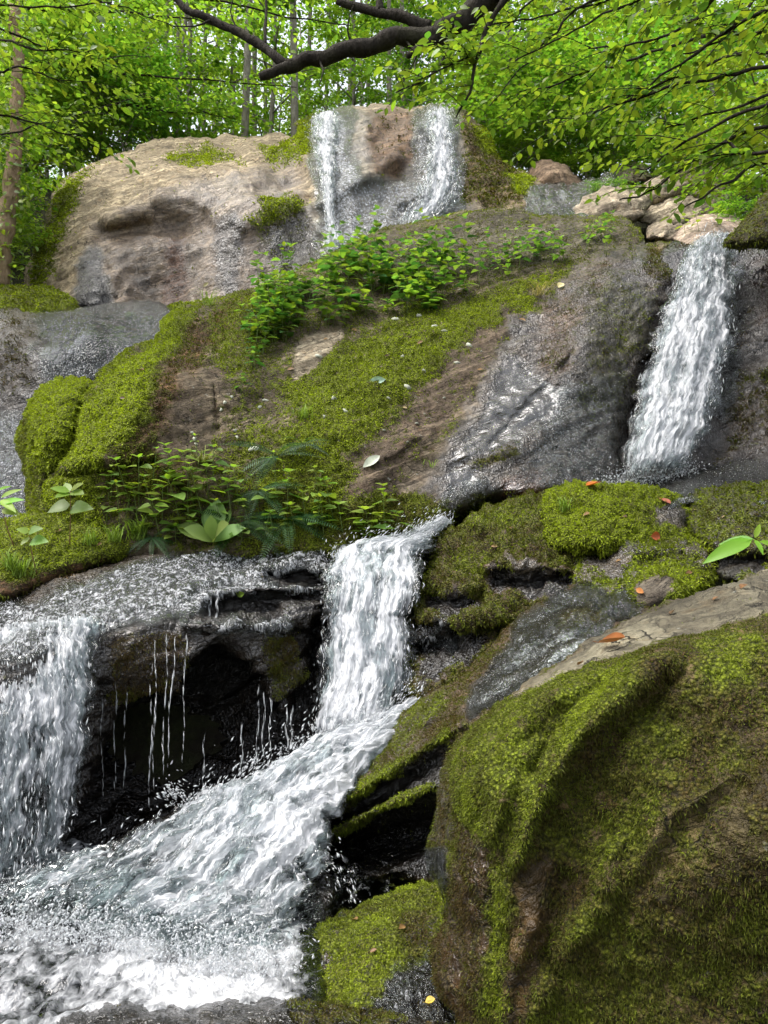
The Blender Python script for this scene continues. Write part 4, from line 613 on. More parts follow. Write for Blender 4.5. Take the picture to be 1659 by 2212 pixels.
big = rock('boulder', [(2050, 1160), (1800, 1190), (1720, 1212), (1659, 1232), (1560, 1264), (1430, 1304), (1350, 1340), (1290, 1374), (1230, 1412), (1180, 1446), (1100, 1500), (1030, 1552), (980, 1600), (955, 1650), (942, 1700), (936, 1760), (928, 1830), (938, 1900), (962, 1960), (950, 2010), (930, 2050), (934, 2100), (955, 2150), (985, 2190), (1000, 2250), (1020, 2330), (1800, 2400), (2050, 2400)],
    [(1800, 1195, 3.0), (1659, 1235, 2.85), (1430, 1308, 2.65), (1290, 1378, 2.55), (1180, 1450, 2.5), (1000, 1580, 2.5), (945, 1700, 2.5), (940, 1850, 2.4), (960, 2000, 2.3), (940, 2080, 2.25), (1000, 2250, 2.1), (1659, 1310, 2.25), (1450, 1370, 2.2), (1330, 1400, 2.25), (1200, 1470, 2.28), (1080, 1560, 2.25), (1020, 1700, 2.1), (1020, 1900, 2.05), (1050, 2100, 2.0), (1200, 1600, 2.0), (1200, 1800, 1.95), (1200, 2100, 1.9), (1450, 1550, 1.9), (1450, 1750, 1.78), (1500, 2100, 1.78), (1659, 1500, 1.85), (1659, 1800, 1.62), (1659, 2200, 1.7), (1780, 1500, 1.8), (1780, 1900, 1.6), (2200, 1200, 3.0), (2200, 1600, 1.95), (2200, 2200, 1.7), (1400, 2000, 1.8), (1300, 2250, 1.85)],
    'large mossy boulder filling the lower right with a bare grey top', 'boulder', step=4.5, thick=1.0, rpx=30, rd=0.12, amp=0.045, freq=2.6, lump=0.022,
    base=dict(tone=(0.10, 0.075, 0.036), moss=0.64, mosstone=0.68, wet=0.1),
    ridges=[([(1180, 1490), (1080, 1560), (1010, 1640), (975, 1720)], 30, 0.048), ([(1280, 1450), (1200, 1500), (1120, 1580), (1080, 1700), (1060, 1800)], 24, 0.054), ([(1430, 1420), (1330, 1500), (1230, 1600), (1170, 1720), (1120, 1850)], 30, 0.072), ([(1300, 1480), (1210, 1570), (1150, 1660)], 20, -0.048), ([(1200, 1530), (1110, 1620), (1050, 1760)], 16, -0.030), ([(1440, 1480), (1330, 1600), (1260, 1720)], 26, -0.042), ([(1210, 1900), (1190, 2000), (1200, 2100)], 28, -0.048), ([(1320, 1830), (1300, 1950), (1210, 2060), (1160, 2180)], 24, 0.042), ([(1560, 1690), (1440, 1760), (1380, 1860), (1330, 1910)], 22, 0.018), ([(1600, 1700), (1480, 1800), (1400, 1900)], 30, -0.018), ([(1659, 1330), (1500, 1372), (1300, 1440)], 10, -0.024), ([(1060, 1860), (1070, 2000), (1090, 2150)], 26, -0.030), ([(1150, 2000), (1110, 2080), (1090, 2200)], 14, 0.030)],
    paint=[([(2320, 1180), (1659, 1230), (1430, 1303), (1290, 1372), (1180, 1444), (1090, 1506), (1120, 1500), (1230, 1450), (1290, 1432), (1400, 1400), (1480, 1382), (1560, 1350), (1659, 1320), (2320, 1290)], 7, dict(moss=0.08, mosstone=0.5, tone=(0.125, 0.118, 0.092), wet=0.0), 9),
           ([(1090, 1520), (1200, 1460), (1300, 1440), (1420, 1430), (1330, 1530), (1250, 1620), (1180, 1740), (1130, 1860), (1060, 1840), (990, 1760), (980, 1640)], 26, dict(moss=0.72, mosstone=0.42)),
           ([(1300, 1620), (1420, 1500), (1500, 1500), (1480, 1650), (1400, 1780), (1300, 1880), (1200, 1840), (1240, 1720)], 34, dict(moss=0.72, mosstone=0.58)),
           ([(1230, 1480), (1320, 1470), (1260, 1560), (1200, 1620)], 14, dict(mosstone=0.2, moss=0.9)),
           ([(1420, 1390), (1659, 1330), (2320, 1320), (2320, 1640), (1560, 1650), (1480, 1560), (1500, 1450)], 22, dict(moss=0.62, mosstone=0.68)),
           ([(1500, 1400), (1600, 1370), (1659, 1400), (1620, 1480), (1520, 1480)], 22, dict(moss=0.75, mosstone=0.4)),
           ([(1470, 1700), (1659, 1650), (2320, 1680), (2320, 1880), (1600, 1930), (1480, 1990), (1370, 1930), (1400, 1820)], 26, dict(moss=0.47, mosstone=0.8, tone=(0.085, 0.07, 0.03))),
           ([(930, 1640), (975, 1640), (985, 1800), (955, 1840), (930, 1820)], 10, dict(moss=0.42, mosstone=0.8, tone=(0.05, 0.04, 0.02), wet=0.5)),
           ([(990, 1760), (1060, 1850), (1060, 2000), (1040, 2200), (985, 2200), (930, 2080), (960, 1980), (985, 1900)], 14, dict(moss=0.46, mosstone=1.0, tone=(0.09, 0.048, 0.012), wet=0.6)),
           ([(925, 1830), (965, 1830), (975, 1900), (955, 1990), (940, 2020), (930, 1920)], 7, dict(moss=0.0, tone=(0.144, 0.137, 0.13), wet=0.88, foam=0.34), 8),
           ([(1060, 1880), (1100, 1860), (1110, 2000), (1090, 2180), (1040, 2200), (1060, 2000)], 14, dict(moss=0.85, mosstone=0.4)),
           ([(1120, 1880), (1190, 1860), (1180, 2020), (1130, 2200), (1090, 2200), (1110, 2020)], 16, dict(moss=0.3, mosstone=0.8, tone=(0.0864, 0.054, 0.0144), wet=0.4)),
           ([(1190, 2000), (1340, 1930), (1400, 1990), (1380, 2230), (1160, 2230)], 26, dict(moss=0.75, mosstone=0.6))])
film(big, label='thin trickle down the left flank of the near boulder', seed=22.0)
mossmound = rock('mossy_mound', [(-240, 1150), (0, 1125), (90, 1110), (170, 1118), (240, 1150), (290, 1185), (240, 1210), (150, 1245), (60, 1280), (0, 1300), (-240, 1330)], [(-80, 1150, 4.8), (90, 1112, 5.0), (270, 1180, 4.85), (100, 1180, 4.55), (0, 1290, 4.1), (150, 1240, 4.5), (-80, 1320, 3.9)],
    'grassy mossy mound at left edge above the wet ledge', 'mound', step=5.5, thick=0.6, rpx=30, rd=0.2, amp=0.05, lump=0.05, base=dict(tone=DARK, moss=0.9, mosstone=0.25), paint=[([(-240, 1270), (40, 1250), (160, 1220), (240, 1200), (240, 1220), (60, 1290), (-240, 1330)], 10, dict(moss=0.4, mosstone=0.8, tone=BRN))])

# ---- moss fronds
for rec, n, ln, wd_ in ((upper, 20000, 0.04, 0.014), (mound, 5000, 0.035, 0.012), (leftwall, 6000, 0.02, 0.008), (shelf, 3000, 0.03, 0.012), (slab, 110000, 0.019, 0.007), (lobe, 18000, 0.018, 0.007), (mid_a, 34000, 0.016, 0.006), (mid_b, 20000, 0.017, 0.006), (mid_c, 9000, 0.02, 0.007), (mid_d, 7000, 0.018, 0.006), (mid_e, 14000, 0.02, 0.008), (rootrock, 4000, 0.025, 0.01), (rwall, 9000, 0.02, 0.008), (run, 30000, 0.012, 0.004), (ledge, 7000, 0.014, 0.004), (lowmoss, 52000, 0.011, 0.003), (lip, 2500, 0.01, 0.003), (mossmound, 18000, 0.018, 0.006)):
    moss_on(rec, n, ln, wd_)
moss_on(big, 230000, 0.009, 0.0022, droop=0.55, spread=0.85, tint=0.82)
#SECTION3
# ================================================================== water
def pool():
    xs = np.arange(-3.2, 0.6, 0.016); ys = np.arange(1.2, 3.6, 0.016); X, Yy = np.meshgrid(xs, ys); q = np.column_stack([X.ravel(), Yy.ravel(), np.zeros(X.size)])
    z = 0.27 + 0.06 * fbm(q * 4.0, 4, 0.6) + 0.04 * fbm(q * 13, 3, 0.6); u, v = to_px(np.column_stack([q[:, :2], z])); uv = np.column_stack([u, v])
    c = 0.43 + 0.28 * sstep(0, 260, 330 - np.hypot(u - 430, (v - 2090) * 1.4)) - 0.1 * fbm(q * 3, 3) - 0.35 * sstep(610, 700, u)  # foam thinned at right stands in for the shade under the bedrock
    I = np.arange(X.size).reshape(X.shape); Q = np.stack([I[:-1, :-1], I[:-1, 1:], I[1:, 1:], I[1:, :-1]], -1).reshape(-1, 4)
    ob = mesh_np('water', np.column_stack([q[:, :2], z]), Q, MAT_POOL, dict(flow=np.column_stack([q[:, 0], q[:, 1], z]), cover=c)); ob['kind'] = 'structure'
MAT_POOL = water_material('churned_pool', stretch=0.8, freq=26.0, foam_lo=0.38, foam_hi=0.62, clear_tint=(0.45, 0.5, 0.48))
pool()
# middle waterfall: from the stream behind, over the lip and down to the chute
fall([(925, 1135, 5.05), (840, 1172, 4.95), (705, 1196, 4.75), (684, 1270, 4.5), (690, 1380, 4.35), (672, 1500, 4.2), (655, 1625, 4.05)], [(985, 1130, 5.05), (955, 1165, 4.95), (935, 1200, 4.8), (922, 1270, 4.5), (905, 1380, 4.3), (890, 1500, 4.15), (850, 1600, 4.02)],
     'middle waterfall plunging past the dark hollow into the chute', layers=3, ns=190, ntt=80, cover=0.8, bulge=0.07, rough=0.07, drops=2400, holes=0.8, edge=0.22, spread=0.04)
# right waterfall
fall([(1492, 522, 6.95), (1462, 570, 6.7), (1440, 640, 6.45), (1400, 740, 6.15), (1375, 840, 5.9), (1355, 940, 5.68), (1320, 1050, 5.45)], [(1600, 520, 6.95), (1592, 570, 6.7), (1590, 640, 6.4), (1585, 740, 6.1), (1565, 840, 5.85), (1530, 940, 5.6), (1480, 1020, 5.45)],
     'tall right waterfall tumbling down between dark walls', layers=3, ns=190, ntt=70, cover=0.8, bulge=0.1, rough=0.08, drops=2200, dsize=1.2, edge=0.2, cfun=lambda s, t: 0.72 + 0.28 * sstep(0.1, 0.5, s))
# upper pair
fall([(676, 246, 10.75), (674, 290, 10.35), (680, 350, 9.75), (694, 420, 9.3), (700, 480, 9.05), (700, 545, 8.85)], [(740, 242, 10.75), (735, 290, 10.35), (730, 350, 9.75), (724, 420, 9.3), (728, 480, 9.05), (770, 545, 8.85)],
     'slender left one of the twin falls on the tan rock face', layers=2, ns=150, ntt=40, cover=0.74, bulge=0.03, rough=0.08, drops=900, dsize=1.6, edge=0.42)
fall([(920, 238, 10.75), (918, 270, 10.4), (915, 340, 10.0), (890, 420, 9.5), (850, 490, 9.15)], [(980, 238, 10.75), (982, 270, 10.4), (992, 340, 10.0), (1000, 410, 9.6), (960, 470, 9.3)],
     'broader right one of the twin falls on the tan rock face', layers=2, ns=150, ntt=40, cover=0.7, bulge=0.03, rough=0.1, drops=1000, dsize=1.6, edge=0.42)
# left waterfall
fall([(-90, 1400, 3.75), (-90, 1480, 3.5), (-90, 1620, 3.35), (-90, 1780, 3.25), (-90, 1930, 3.15)], [(215, 1330, 3.85), (214, 1430, 3.68), (205, 1560, 3.55), (175, 1720, 3.45), (150, 1880, 3.35)],
     'ragged left waterfall pouring off the wet ledge', layers=3, ns=200, ntt=110, cover=0.7, bulge=0.06, rough=0.09, drops=1800, edge=0.12, holes=1.0, cfun=lambda s, t: 1.0 - 0.3 * sstep(0.4, 0.9, s) * np.ones_like(t))
# fan in the chute
fall([(900, 1515, 4.2), (740, 1590, 4.05), (600, 1652, 3.82), (440, 1715, 3.6), (330, 1772, 3.4), (160, 1850, 3.2), (-100, 1955, 2.95)], [(940, 1545, 4.1), (850, 1620, 3.85), (765, 1700, 3.55), (720, 1800, 3.25), (690, 1900, 2.98), (640, 2040, 2.68), (610, 2130, 2.5)],
     'wide fan of white water spreading down the chute to the pool', layers=3, ns=170, ntt=170, cover=0.8, bulge=0.1, rough=0.11, drops=3600, holes=0.75, edge=0.09, spread=0.05, dl=(0.006, 0.022),
     cfun=lambda s, t: 1.0 - 0.36 * sstep(0.35, 0.85, s) * sstep(0.0, 0.4, 0.7 - t) - 0.42 * sstep(0.6, 0.95, s) * sstep(0.5, 0.85, t))
# trickles in front of the hollow
TR = [(250, 1480, 1700), (272, 1500, 1700), (220, 1520, 1790), (328, 1440, 1740), (338, 1390, 1700), (362, 1380, 1690), (378, 1385, 1680), (402, 1372, 1640), (455, 1300, 1345), (470, 1296, 1345), (560, 1490, 1640), (572, 1500, 1640), (585, 1510, 1640), (618, 1540, 1620), (632, 1530, 1620), (524, 1560, 1680), (440, 1600, 1700)]
for k, (u, v0, v1) in enumerate(TR):
    Yt = 3.85 if v1 > 1400 and u < 420 else 4.0 if v1 > 1400 else 4.25
    n = 30; t = np.sort(rng.random(n)); lean = random.uniform(-10, 2) if u in (362, 378, 402, 338) else random.uniform(-3, 2); k_ = 1.0 if 320 < u < 410 else 0.62
    path = pt(u + lean * t * 2 + 2.5 * np.sin(t * 9 + k) + rng.normal(0, 0.7, n), v0 + (v1 - v0) * t ** 1.1, Yt - 0.05 * t); o = empty('water_trickle', path[-1])
    drops_mesh('beads', path, np.tile((0.02, 0, -1.0), (n, 1)) + rng.normal(0, 0.06, (n, 3)), rng.uniform(0.012, 0.05, n) * (0.7 + 0.3 * k_), (0.001 + 0.0026 * rng.random(n) ** 2) * k_, o)
    nth = ('first second third fourth fifth sixth seventh eighth ninth tenth eleventh twelfth thirteenth fourteenth fifteenth sixteenth seventeenth').split()[sorted(a[0] for a in TR).index(u)]
    tag(o, 'thin beaded water trickle before the dark hollow, ' + nth + ' from the left', 'water trickle', 'trickles before the hollow')
# loose splashes over the chute and pool
def splash(u, v, Y, n, up, out, label):
    p = pt(u, v, Y); root = empty('splash', p); tag(root, label, 'splash')
    t = rng.random(n) ** 0.6; q = p + np.column_stack([(up[0] * t + rng.normal(0, 0.03, n)), rng.normal(0, 0.04, n) - out * t, up[1] * t - up[2] * t * t + rng.normal(0, 0.03, n)])
    D = np.column_stack([np.full(n, up[0]), np.full(n, -out), up[1] - 2 * up[2] * t]) + rng.normal(0, 0.05, (n, 3))
    drops_mesh('drops', q, D, 0.004 + 0.016 * rng.random(n) ** 2, 0.0015 + 0.005 * rng.random(n) ** 2, root)
splash(420, 1745, 3.6, 160, (-0.12, 0.13, 0.02), 0.05, 'tongue of splash thrown up at left of the fan')
splash(520, 1690, 3.75, 90, (0.09, 0.16, 0.02), 0.02, 'small splash jet above the fan below the hollow')
splash(690, 1840, 3.1, 120, (0.2, 0.05, 0.45), 0.12, 'droplets flung off the right edge of the fan')
splash(160, 1960, 3.0, 200, (0.1, 0.1, 0.2), 0.1, 'droplets jumping at the foot of the left waterfall')
def froth(line, n, label, h=0.1):
    L = crom([pt(*p) for p in line], 80); root = empty('froth', L.mean(0)); tag(root, label, 'froth'); i = rng.integers(0, 79, n); q = L[i] + rng.normal(0, 0.05, (n, 3)) * (1.4, 1, 0.35) + np.column_stack([0 * i, 0 * i, rng.exponential(h * 0.4, n)])
    drops_mesh('drops', q, rng.normal(0, 1, (n, 3)) + (-0.4, -0.4, -0.8), 0.003 + 0.014 * rng.random(n) ** 3, 0.0015 + 0.006 * rng.random(n) ** 3, root)
froth([(-60, 2010, 2.75), (120, 2030, 2.68), (300, 2040, 2.62), (450, 2075, 2.55), (600, 2100, 2.5)], 5000, 'line of froth where the fan meets the pool')
froth([(1310, 1052, 5.4), (1380, 1046, 5.42), (1440, 1036, 5.45), (1495, 1018, 5.5)], 1400, 'froth at the foot of the right waterfall', 0.12)
froth([(640, 1632, 4.0), (720, 1628, 3.98), (800, 1614, 3.98), (870, 1590, 4.0)], 1200, 'froth at the foot of the middle waterfall', 0.12)

# ================================================================== leaves and plants
TPL4 = (np.array([(0, 0, 0), (-0.36, 0.45, 0.1), (0.36, 0.45, 0.1), (0, 1, -0.06)]), np.array([(0, 2, 3), (0, 3, 1)]))
def tpl_leaf(wid=0.5, fold=0.12, droop=0.12, belly=0.4, seg=4):
    ys = np.linspace(0, 1, seg + 1); V = [(0, y, -droop * y * y) for y in ys]; T = []
    w = [wid * 0.5 * (math.sin(math.pi * y ** (math.log(0.5) / math.log(belly)))) ** 0.8 if 0 < y < 1 else 0 for y in ys]
    for s in (-1, 1):
        o = len(V); V += [(s * w[i], ys[i], fold * w[i] * 2 - droop * ys[i] ** 2) for i in range(1, seg)]
        T.append((0, 1, o) if s < 0 else (0, o, 1))
        for i in range(1, seg - 1):
            a, b, c, d = i, i + 1, o + i - 1, o + i
            T += [(a, b, d), (a, d, c)] if s < 0 else [(a, d, b), (a, c, d)]
        T.append((seg - 1, seg, o + seg - 2) if s < 0 else (seg - 1, o + seg - 2, seg))
    return np.array(V), np.array(T)
TPL_NEAR = tpl_leaf(0.52, 0.1, 0.15, 0.42, 3)
def leaves_np(P, D, N, size, tpl):
    n = len(P); D = D / np.linalg.norm(D, axis=1)[:, None]; X = np.cross(D, N); X /= np.maximum(np.linalg.norm(X, axis=1), 1e-9)[:, None]; Z = np.cross(X, D)
    tv, tt = tpl; V = P[:, None] + size[:, None, None] * (tv[None, :, 0:1] * X[:, None] + tv[None, :, 1:2] * D[:, None] + tv[None, :, 2:3] * Z[:, None])
    T = (tt[None] + (np.arange(n) * len(tv))[:, None, None]).reshape(-1, 3); return V.reshape(-1, 3), T, len(tv)
GR = np.array([(0.165, 0.32, 0.04), (0.105, 0.235, 0.035), (0.24, 0.38, 0.05), (0.07, 0.165, 0.03)])
def leaf_cols(n, pal=(0, 1, 2), k=1.0):
    return GR[rng.choice(pal, n)] * rng.uniform(0.75, 1.2, (n, 1)) * k
def sprays(paths, step=0.035, leaf=0.06, side=0.35, pal=(0, 1, 2), tpl=TPL4, flat=0.35):
    """leaves set left and right along twigs, lying nearly flat"""
    Ps, Ds, Ns = [], [], []
    for p in paths:
        p = np.array(p, float); L = np.linalg.norm(np.diff(p, axis=0), axis=1).sum(); n = max(3, int(L / step)); q = crom(p, n) if len(p) > 2 else p[0] + (p[-1] - p[0]) * np.linspace(0, 1, n)[:, None]
        tg = np.gradient(q, axis=0); tg /= np.maximum(np.linalg.norm(tg, axis=1), 1e-9)[:, None]; sd = np.cross(tg, (0, 0, 1.0)); s = np.where(np.arange(n) % 2, 1, -1)[:, None]
        d = tg * 0.55 + sd * s * 0.8 + rng.normal(0, 0.25, (n, 3)) + (0, 0, -0.15); nn = np.array((0, 0, 1.0)) + rng.normal(0, flat, (n, 3)); Ps.append(q); Ds.append(d); Ns.append(nn)
    P, D, N = np.vstack(Ps), np.vstack(Ds), np.vstack(Ns); sz = leaf * rng.uniform(0.6, 1.25, len(P)); V, T, k = leaves_np(P, D, N, sz, tpl)
    return V, T, np.repeat(leaf_cols(len(P), pal), k, 0), (P, D, N, sz)

def make_tree(H, low, rmax, nl, leaf, rtr, per=26, bark=None, lean=0.3, pal=(0, 1, 2), seed=1):
    """trunk and crown meshes for a tree standing at the origin"""
    global rng; keep = rng; rng = np.random.default_rng(seed)
    n = 10; t = np.linspace(0, 1, n); tr = np.column_stack([lean * t ** 2 + 0.12 * np.sin(t * 5 + seed), 0.1 * np.sin(t * 4 + 2 * seed), H * t - 0.4]); V0, T0 = tube(tr, rtr * (1 - 0.8 * t) + 0.008, 7)
    tubes = [(V0, T0)]; tw = []
    for i in range(nl):
        h = low + (H - low) * (i + rng.random()) / nl; k = np.array([np.interp(h, tr[:, 2], tr[:, a]) for a in range(2)] + [h]); az = i * 2.4 + rng.normal(0, 0.4); f = (h - low) / (H - low)
        L = rmax * (0.45 + 0.55 * math.sin(math.pi * min(0.92, 0.25 + 0.7 * f))) * rng.uniform(0.7, 1.2); d = np.array((math.cos(az), math.sin(az), rng.uniform(0.05, 0.5)))
        e = k + d * L; m = k + d * L * 0.5 + (0, 0, 0.12 * L); tubes.append(tube(crom([k, m, e], 5), np.linspace(rtr * 0.3 + 0.004, 0.004, 5), 5))
        for j in range(per):
            s = rng.uniform(0.2, 1.0); b = k + (m - k) * 2 * s if s < 0.5 else m + (e - m) * (2 * s - 1); a2 = az + rng.choice((-1, 1)) * rng.uniform(0.3, 1.3); l = rng.uniform(0.25, 0.6) * (0.6 + 0.25 * rmax)
            tw.append([b, b + l * np.array((math.cos(a2), math.sin(a2), rng.uniform(-0.25, 0.4)))])
    V, T, C, _ = sprays(tw, step=leaf * 0.62, leaf=leaf, pal=pal); rng = keep
    Vt, Tt = join(tubes)
    a = mesh_np('trunk', Vt, Tt, bark or MAT_BARK_PALE, {}); b = mesh_np('crown', V, T, MAT_LEAF, dict(tone=C), smooth=False)
    for o in (a, b): COL.objects.unlink(o)
    return a.data, b.data
def put_tree(me, loc, rz, sc, label, cat='tree', name='forest_tree', group=None):
    r = empty(name, loc); r.rotation_euler = (0, 0, rz); r.scale = (sc,) * 3; tag(r, label, cat, group)
    for n, m in zip(('trunk', 'crown'), me):
        o = bpy.data.objects.new(n, m); COL.objects.link(o); o.parent = r
        if n == 'crown': o['kind'] = 'stuff'
    return r
TALL = [make_tree(15, 2.2, 2.6, 30, 0.13, 0.13, per=20, seed=s, lean=0.4) for s in (1, 2, 3)]
UNDER = [make_tree(6.5, 0.5, 1.7, 24, 0.11, 0.05, per=24, seed=s, lean=0.5, pal=p) for s, p in ((4, (0, 1, 2)), (5, (0, 2)), (6, (1, 2, 0)))]
POLE = [make_tree(13, 6.5, 1.5, 14, 0.12, 0.075, per=18, seed=s, lean=0.7, bark=MAT_BARK_PALE) for s in (7, 8)]
BUSH = [make_tree(1.9, 0.15, 1.0, 22, 0.085, 0.022, per=20, seed=s, lean=0.2, pal=p) for s, p in ((9, (2, 2, 0)), (10, (0, 1, 2)), (11, (1, 2, 0)))]
def gz(x, y): return float(hill(x, y))
def place(me, u, Y, sc, label, group, name, cat='tree', dz=0.0):
    x = (u - PW / 2) / F * Y; put_tree(me, (x, Y, gz(x, Y) + dz), random.uniform(0, 6.28), sc * random.uniform(0.85, 1.15), label, cat, name, group)
for k in range(27):
    u = -260 + 2200 * ((k * 0.618034) % 1); Y = random.uniform(17, 34)
    if 560 < u < 980:
        if k % 2: continue
        Y += 9
    place(TALL[k % 3], u, Y, random.uniform(0.85, 1.2), 'tall leafy forest tree in the wood behind the top rocks', 'tall trees of the wood', 'forest_tree')
for k in range(33):
    u = -200 + 2050 * ((k * 0.618034 + 0.3) % 1); Y = random.uniform(13.2, 22)
    place(UNDER[k % 3], u, Y, random.uniform(0.7, 1.1), 'low bright understory tree in the wood behind the top rocks', 'understory trees of the wood', 'understory_tree')
for k in range(17):
    u = 330 + 560 * ((k * 0.618034 + 0.1) % 1); Y = random.uniform(13, 24)
    place(POLE[k % 2], u, Y, random.uniform(0.6, 1.1), 'thin pale pole tree standing behind the tan rock face', 'pole trees behind the rock face', 'pole_tree')

NTH = ('first second third fourth fifth sixth seventh eighth ninth tenth eleventh twelfth thirteenth fourteenth fifteenth sixteenth seventeenth').split()
for k, (u, v, Y, s) in enumerate(SL := [(-60, 420, 9.6, 0.9), (40, 300, 12.0, 1.1), (-50, 300, 9.2, 1.1), (150, 250, 12.6, 1.0), (260, 230, 13.0, 1.0), (330, 220, 13.4, 0.9), (60, 200, 12.4, 1.1), (-40, 520, 8.8, 0.6), (20, 500, 9.8, 0.45), (210, 190, 13.2, 1.2), (10, 380, 11.4, 0.8), (70, 380, 12.2, 0.8), (-20, 450, 10.6, 0.6)]):
    p = pt(u, v + 60, Y); put_tree(BUSH[k % 3], p - (0, 0, 0.5 * s), random.uniform(0, 6), s, 'leafy green shrub on the left bank beside the tan rock face, ' + NTH[sorted(a[0] for a in SL).index(u)] + ' from the left', 'shrub', 'shrub', 'shrubs on the left bank')
for k, (u, v, Y, s) in enumerate(SR := [(1080, 240, 12.0, 1.1), (1150, 260, 11.8, 1.1), (1230, 250, 12.2, 1.2), (1120, 290, 11.8, 0.6), (1260, 300, 11.8, 0.6), (1330, 280, 12.0, 0.8), (1420, 310, 11.6, 0.5), (1480, 260, 12.0, 1.3), (1580, 300, 10.4, 1.1), (1640, 360, 9.4, 0.9), (1320, 390, 10.2, 0.35), (1590, 440, 8.9, 0.35), (1060, 200, 13, 1.3), (1340, 220, 13, 1.3)]):
    p = pt(u, v + 60, Y); put_tree(BUSH[k % 3 if k % 4 else 0], p - (0, 0, 0.7 * s), random.uniform(0, 6), s, 'yellow green shrub on the slope right of the twin falls, ' + NTH[sorted(a[0] for a in SR).index(u)] + ' from the left', 'shrub', 'shrub', 'shrubs on the right slope')

# ---- overhanging trees near the camera
LEAF_ME = None
def limb(path, r0, r1, parent, name='limb', n=24, mat=MAT_BARK, sides=8, wob=0.012):
    q = crom([pt(*p) for p in path], n); q += np.column_stack([fbm(q * 5, 2), fbm(q * 5 + 7, 2), fbm(q * 5 + 13, 2)]) * wob
    V, T = tube(q, np.linspace(r0, r1, n) * (1 + 0.4 * fbm(q * 9, 4, 0.6)), sides); o = mesh_np(name, V, T, mat, {}, origin=parent.location); o.parent = parent; o.location = (0, 0, 0); return q
def twigs_from(q, n, L, spread=1.0, rise=(-0.3, 0.15)):
    out = []
    for i in range(n):
        k = random.uniform(0.1, 1) * (len(q) - 2); j = int(k); b = q[j] + (q[j + 1] - q[j]) * (k - j); tg = q[j + 1] - q[j]; az = math.atan2(tg[1], tg[0]) + random.choice((-1, 1)) * random.uniform(0.25, 1.0) * spread; l = L * random.uniform(0.5, 1.2)
        e = b + l * np.array((math.cos(az), math.sin(az), random.uniform(*rise))); out.append([b, (b + e) / 2 + np.array((0, 0, 0.04 * l)), e - np.array((0, 0, 0.06 * l))])
    return out
def canopy(parent, twigs, leaf, pal, singles, step=0.03, flat=0.4):
    tb = [tube(crom(t, 4), np.linspace(0.0035, 0.0012, 4), 4) for t in twigs]; V, T = join(tb); o = mesh_np('twigs', V, T, MAT_BARK, {}, origin=parent.location); o.parent = parent; o.location = (0, 0, 0); o['kind'] = 'stuff'
    V, T, C, (P, D, N, sz) = sprays(twigs, step=step, leaf=leaf, pal=pal, tpl=TPL_NEAR, flat=flat); kv = len(TPL_NEAR[0]); kt = len(TPL_NEAR[1])
    pick = np.zeros(len(P), bool)
    if singles:
        u, v = to_px(P); ok = (u > 0) & (u < PW) & (v > 0) & (v < PH); sc = np.where(ok, sz / P[:, 1], 0); pick[np.argsort(-sc)[:singles]] = True
    keep = ~pick; Tk = T.reshape(len(P), kt, 3)[keep].reshape(-1, 3); used = np.unique(Tk); mp = np.zeros(len(V), int); mp[used] = np.arange(len(used))
    o = mesh_np('foliage', V[used], mp[Tk], MAT_LEAF, dict(tone=C[used]), smooth=False, origin=parent.location); o.parent = parent; o.location = (0, 0, 0); o['kind'] = 'stuff'
    for i in np.nonzero(pick)[0]: leaf_obj(LEAVES[random.choice(('ovate', 'ovate_dark', 'ovate_lime'))], P[i], D[i], N[i], sz[i], parent)
LEAVES = {}
def leaf_me(key, tpl, col):
    V, T = tpl; o = mesh_np('leaf', V, T, MAT_LEAF, dict(tone=np.tile(col, (len(V), 1))), smooth=False); LEAVES[key] = o.data; bpy.data.objects.remove(o)
leaf_me('ovate', tpl_leaf(0.52, 0.1, 0.15, 0.42, 4), (0.17, 0.27, 0.03)); leaf_me('ovate_dark', tpl_leaf(0.55, 0.1, 0.2, 0.42, 4), (0.09, 0.18, 0.03)); leaf_me('ovate_lime', tpl_leaf(0.5, 0.1, 0.1, 0.42, 4), (0.22, 0.32, 0.035))
leaf_me('heart', tpl_leaf(0.8, 0.12, 0.22, 0.3, 5), (0.15, 0.27, 0.055)); leaf_me('heart_lime', tpl_leaf(0.75, 0.12, 0.2, 0.32, 5), (0.19, 0.31, 0.05)); leaf_me('heart_dark', tpl_leaf(0.8, 0.1, 0.25, 0.32, 5), (0.06, 0.15, 0.04))
leaf_me('dock', tpl_leaf(0.5, 0.16, 0.25, 0.6, 7), (0.21, 0.32, 0.09)); leaf_me('lance', tpl_leaf(0.3, 0.16, 0.2, 0.4, 6), (0.2, 0.40, 0.02))
def leaf_obj(me, P, D, N, size, parent):
    D = Vector(D).normalized(); X = D.cross(Vector(N)).normalized(); Z = X.cross(D)
    m = Matrix((X, D, Z)).transposed().to_4x4(); m = m @ Matrix.Scale(float(size), 4); m.translation = Vector(P) - Vector(parent.location)
    o = bpy.data.objects.new('leaf', me); COL.objects.link(o); o.parent = parent; o.matrix_local = m; return o

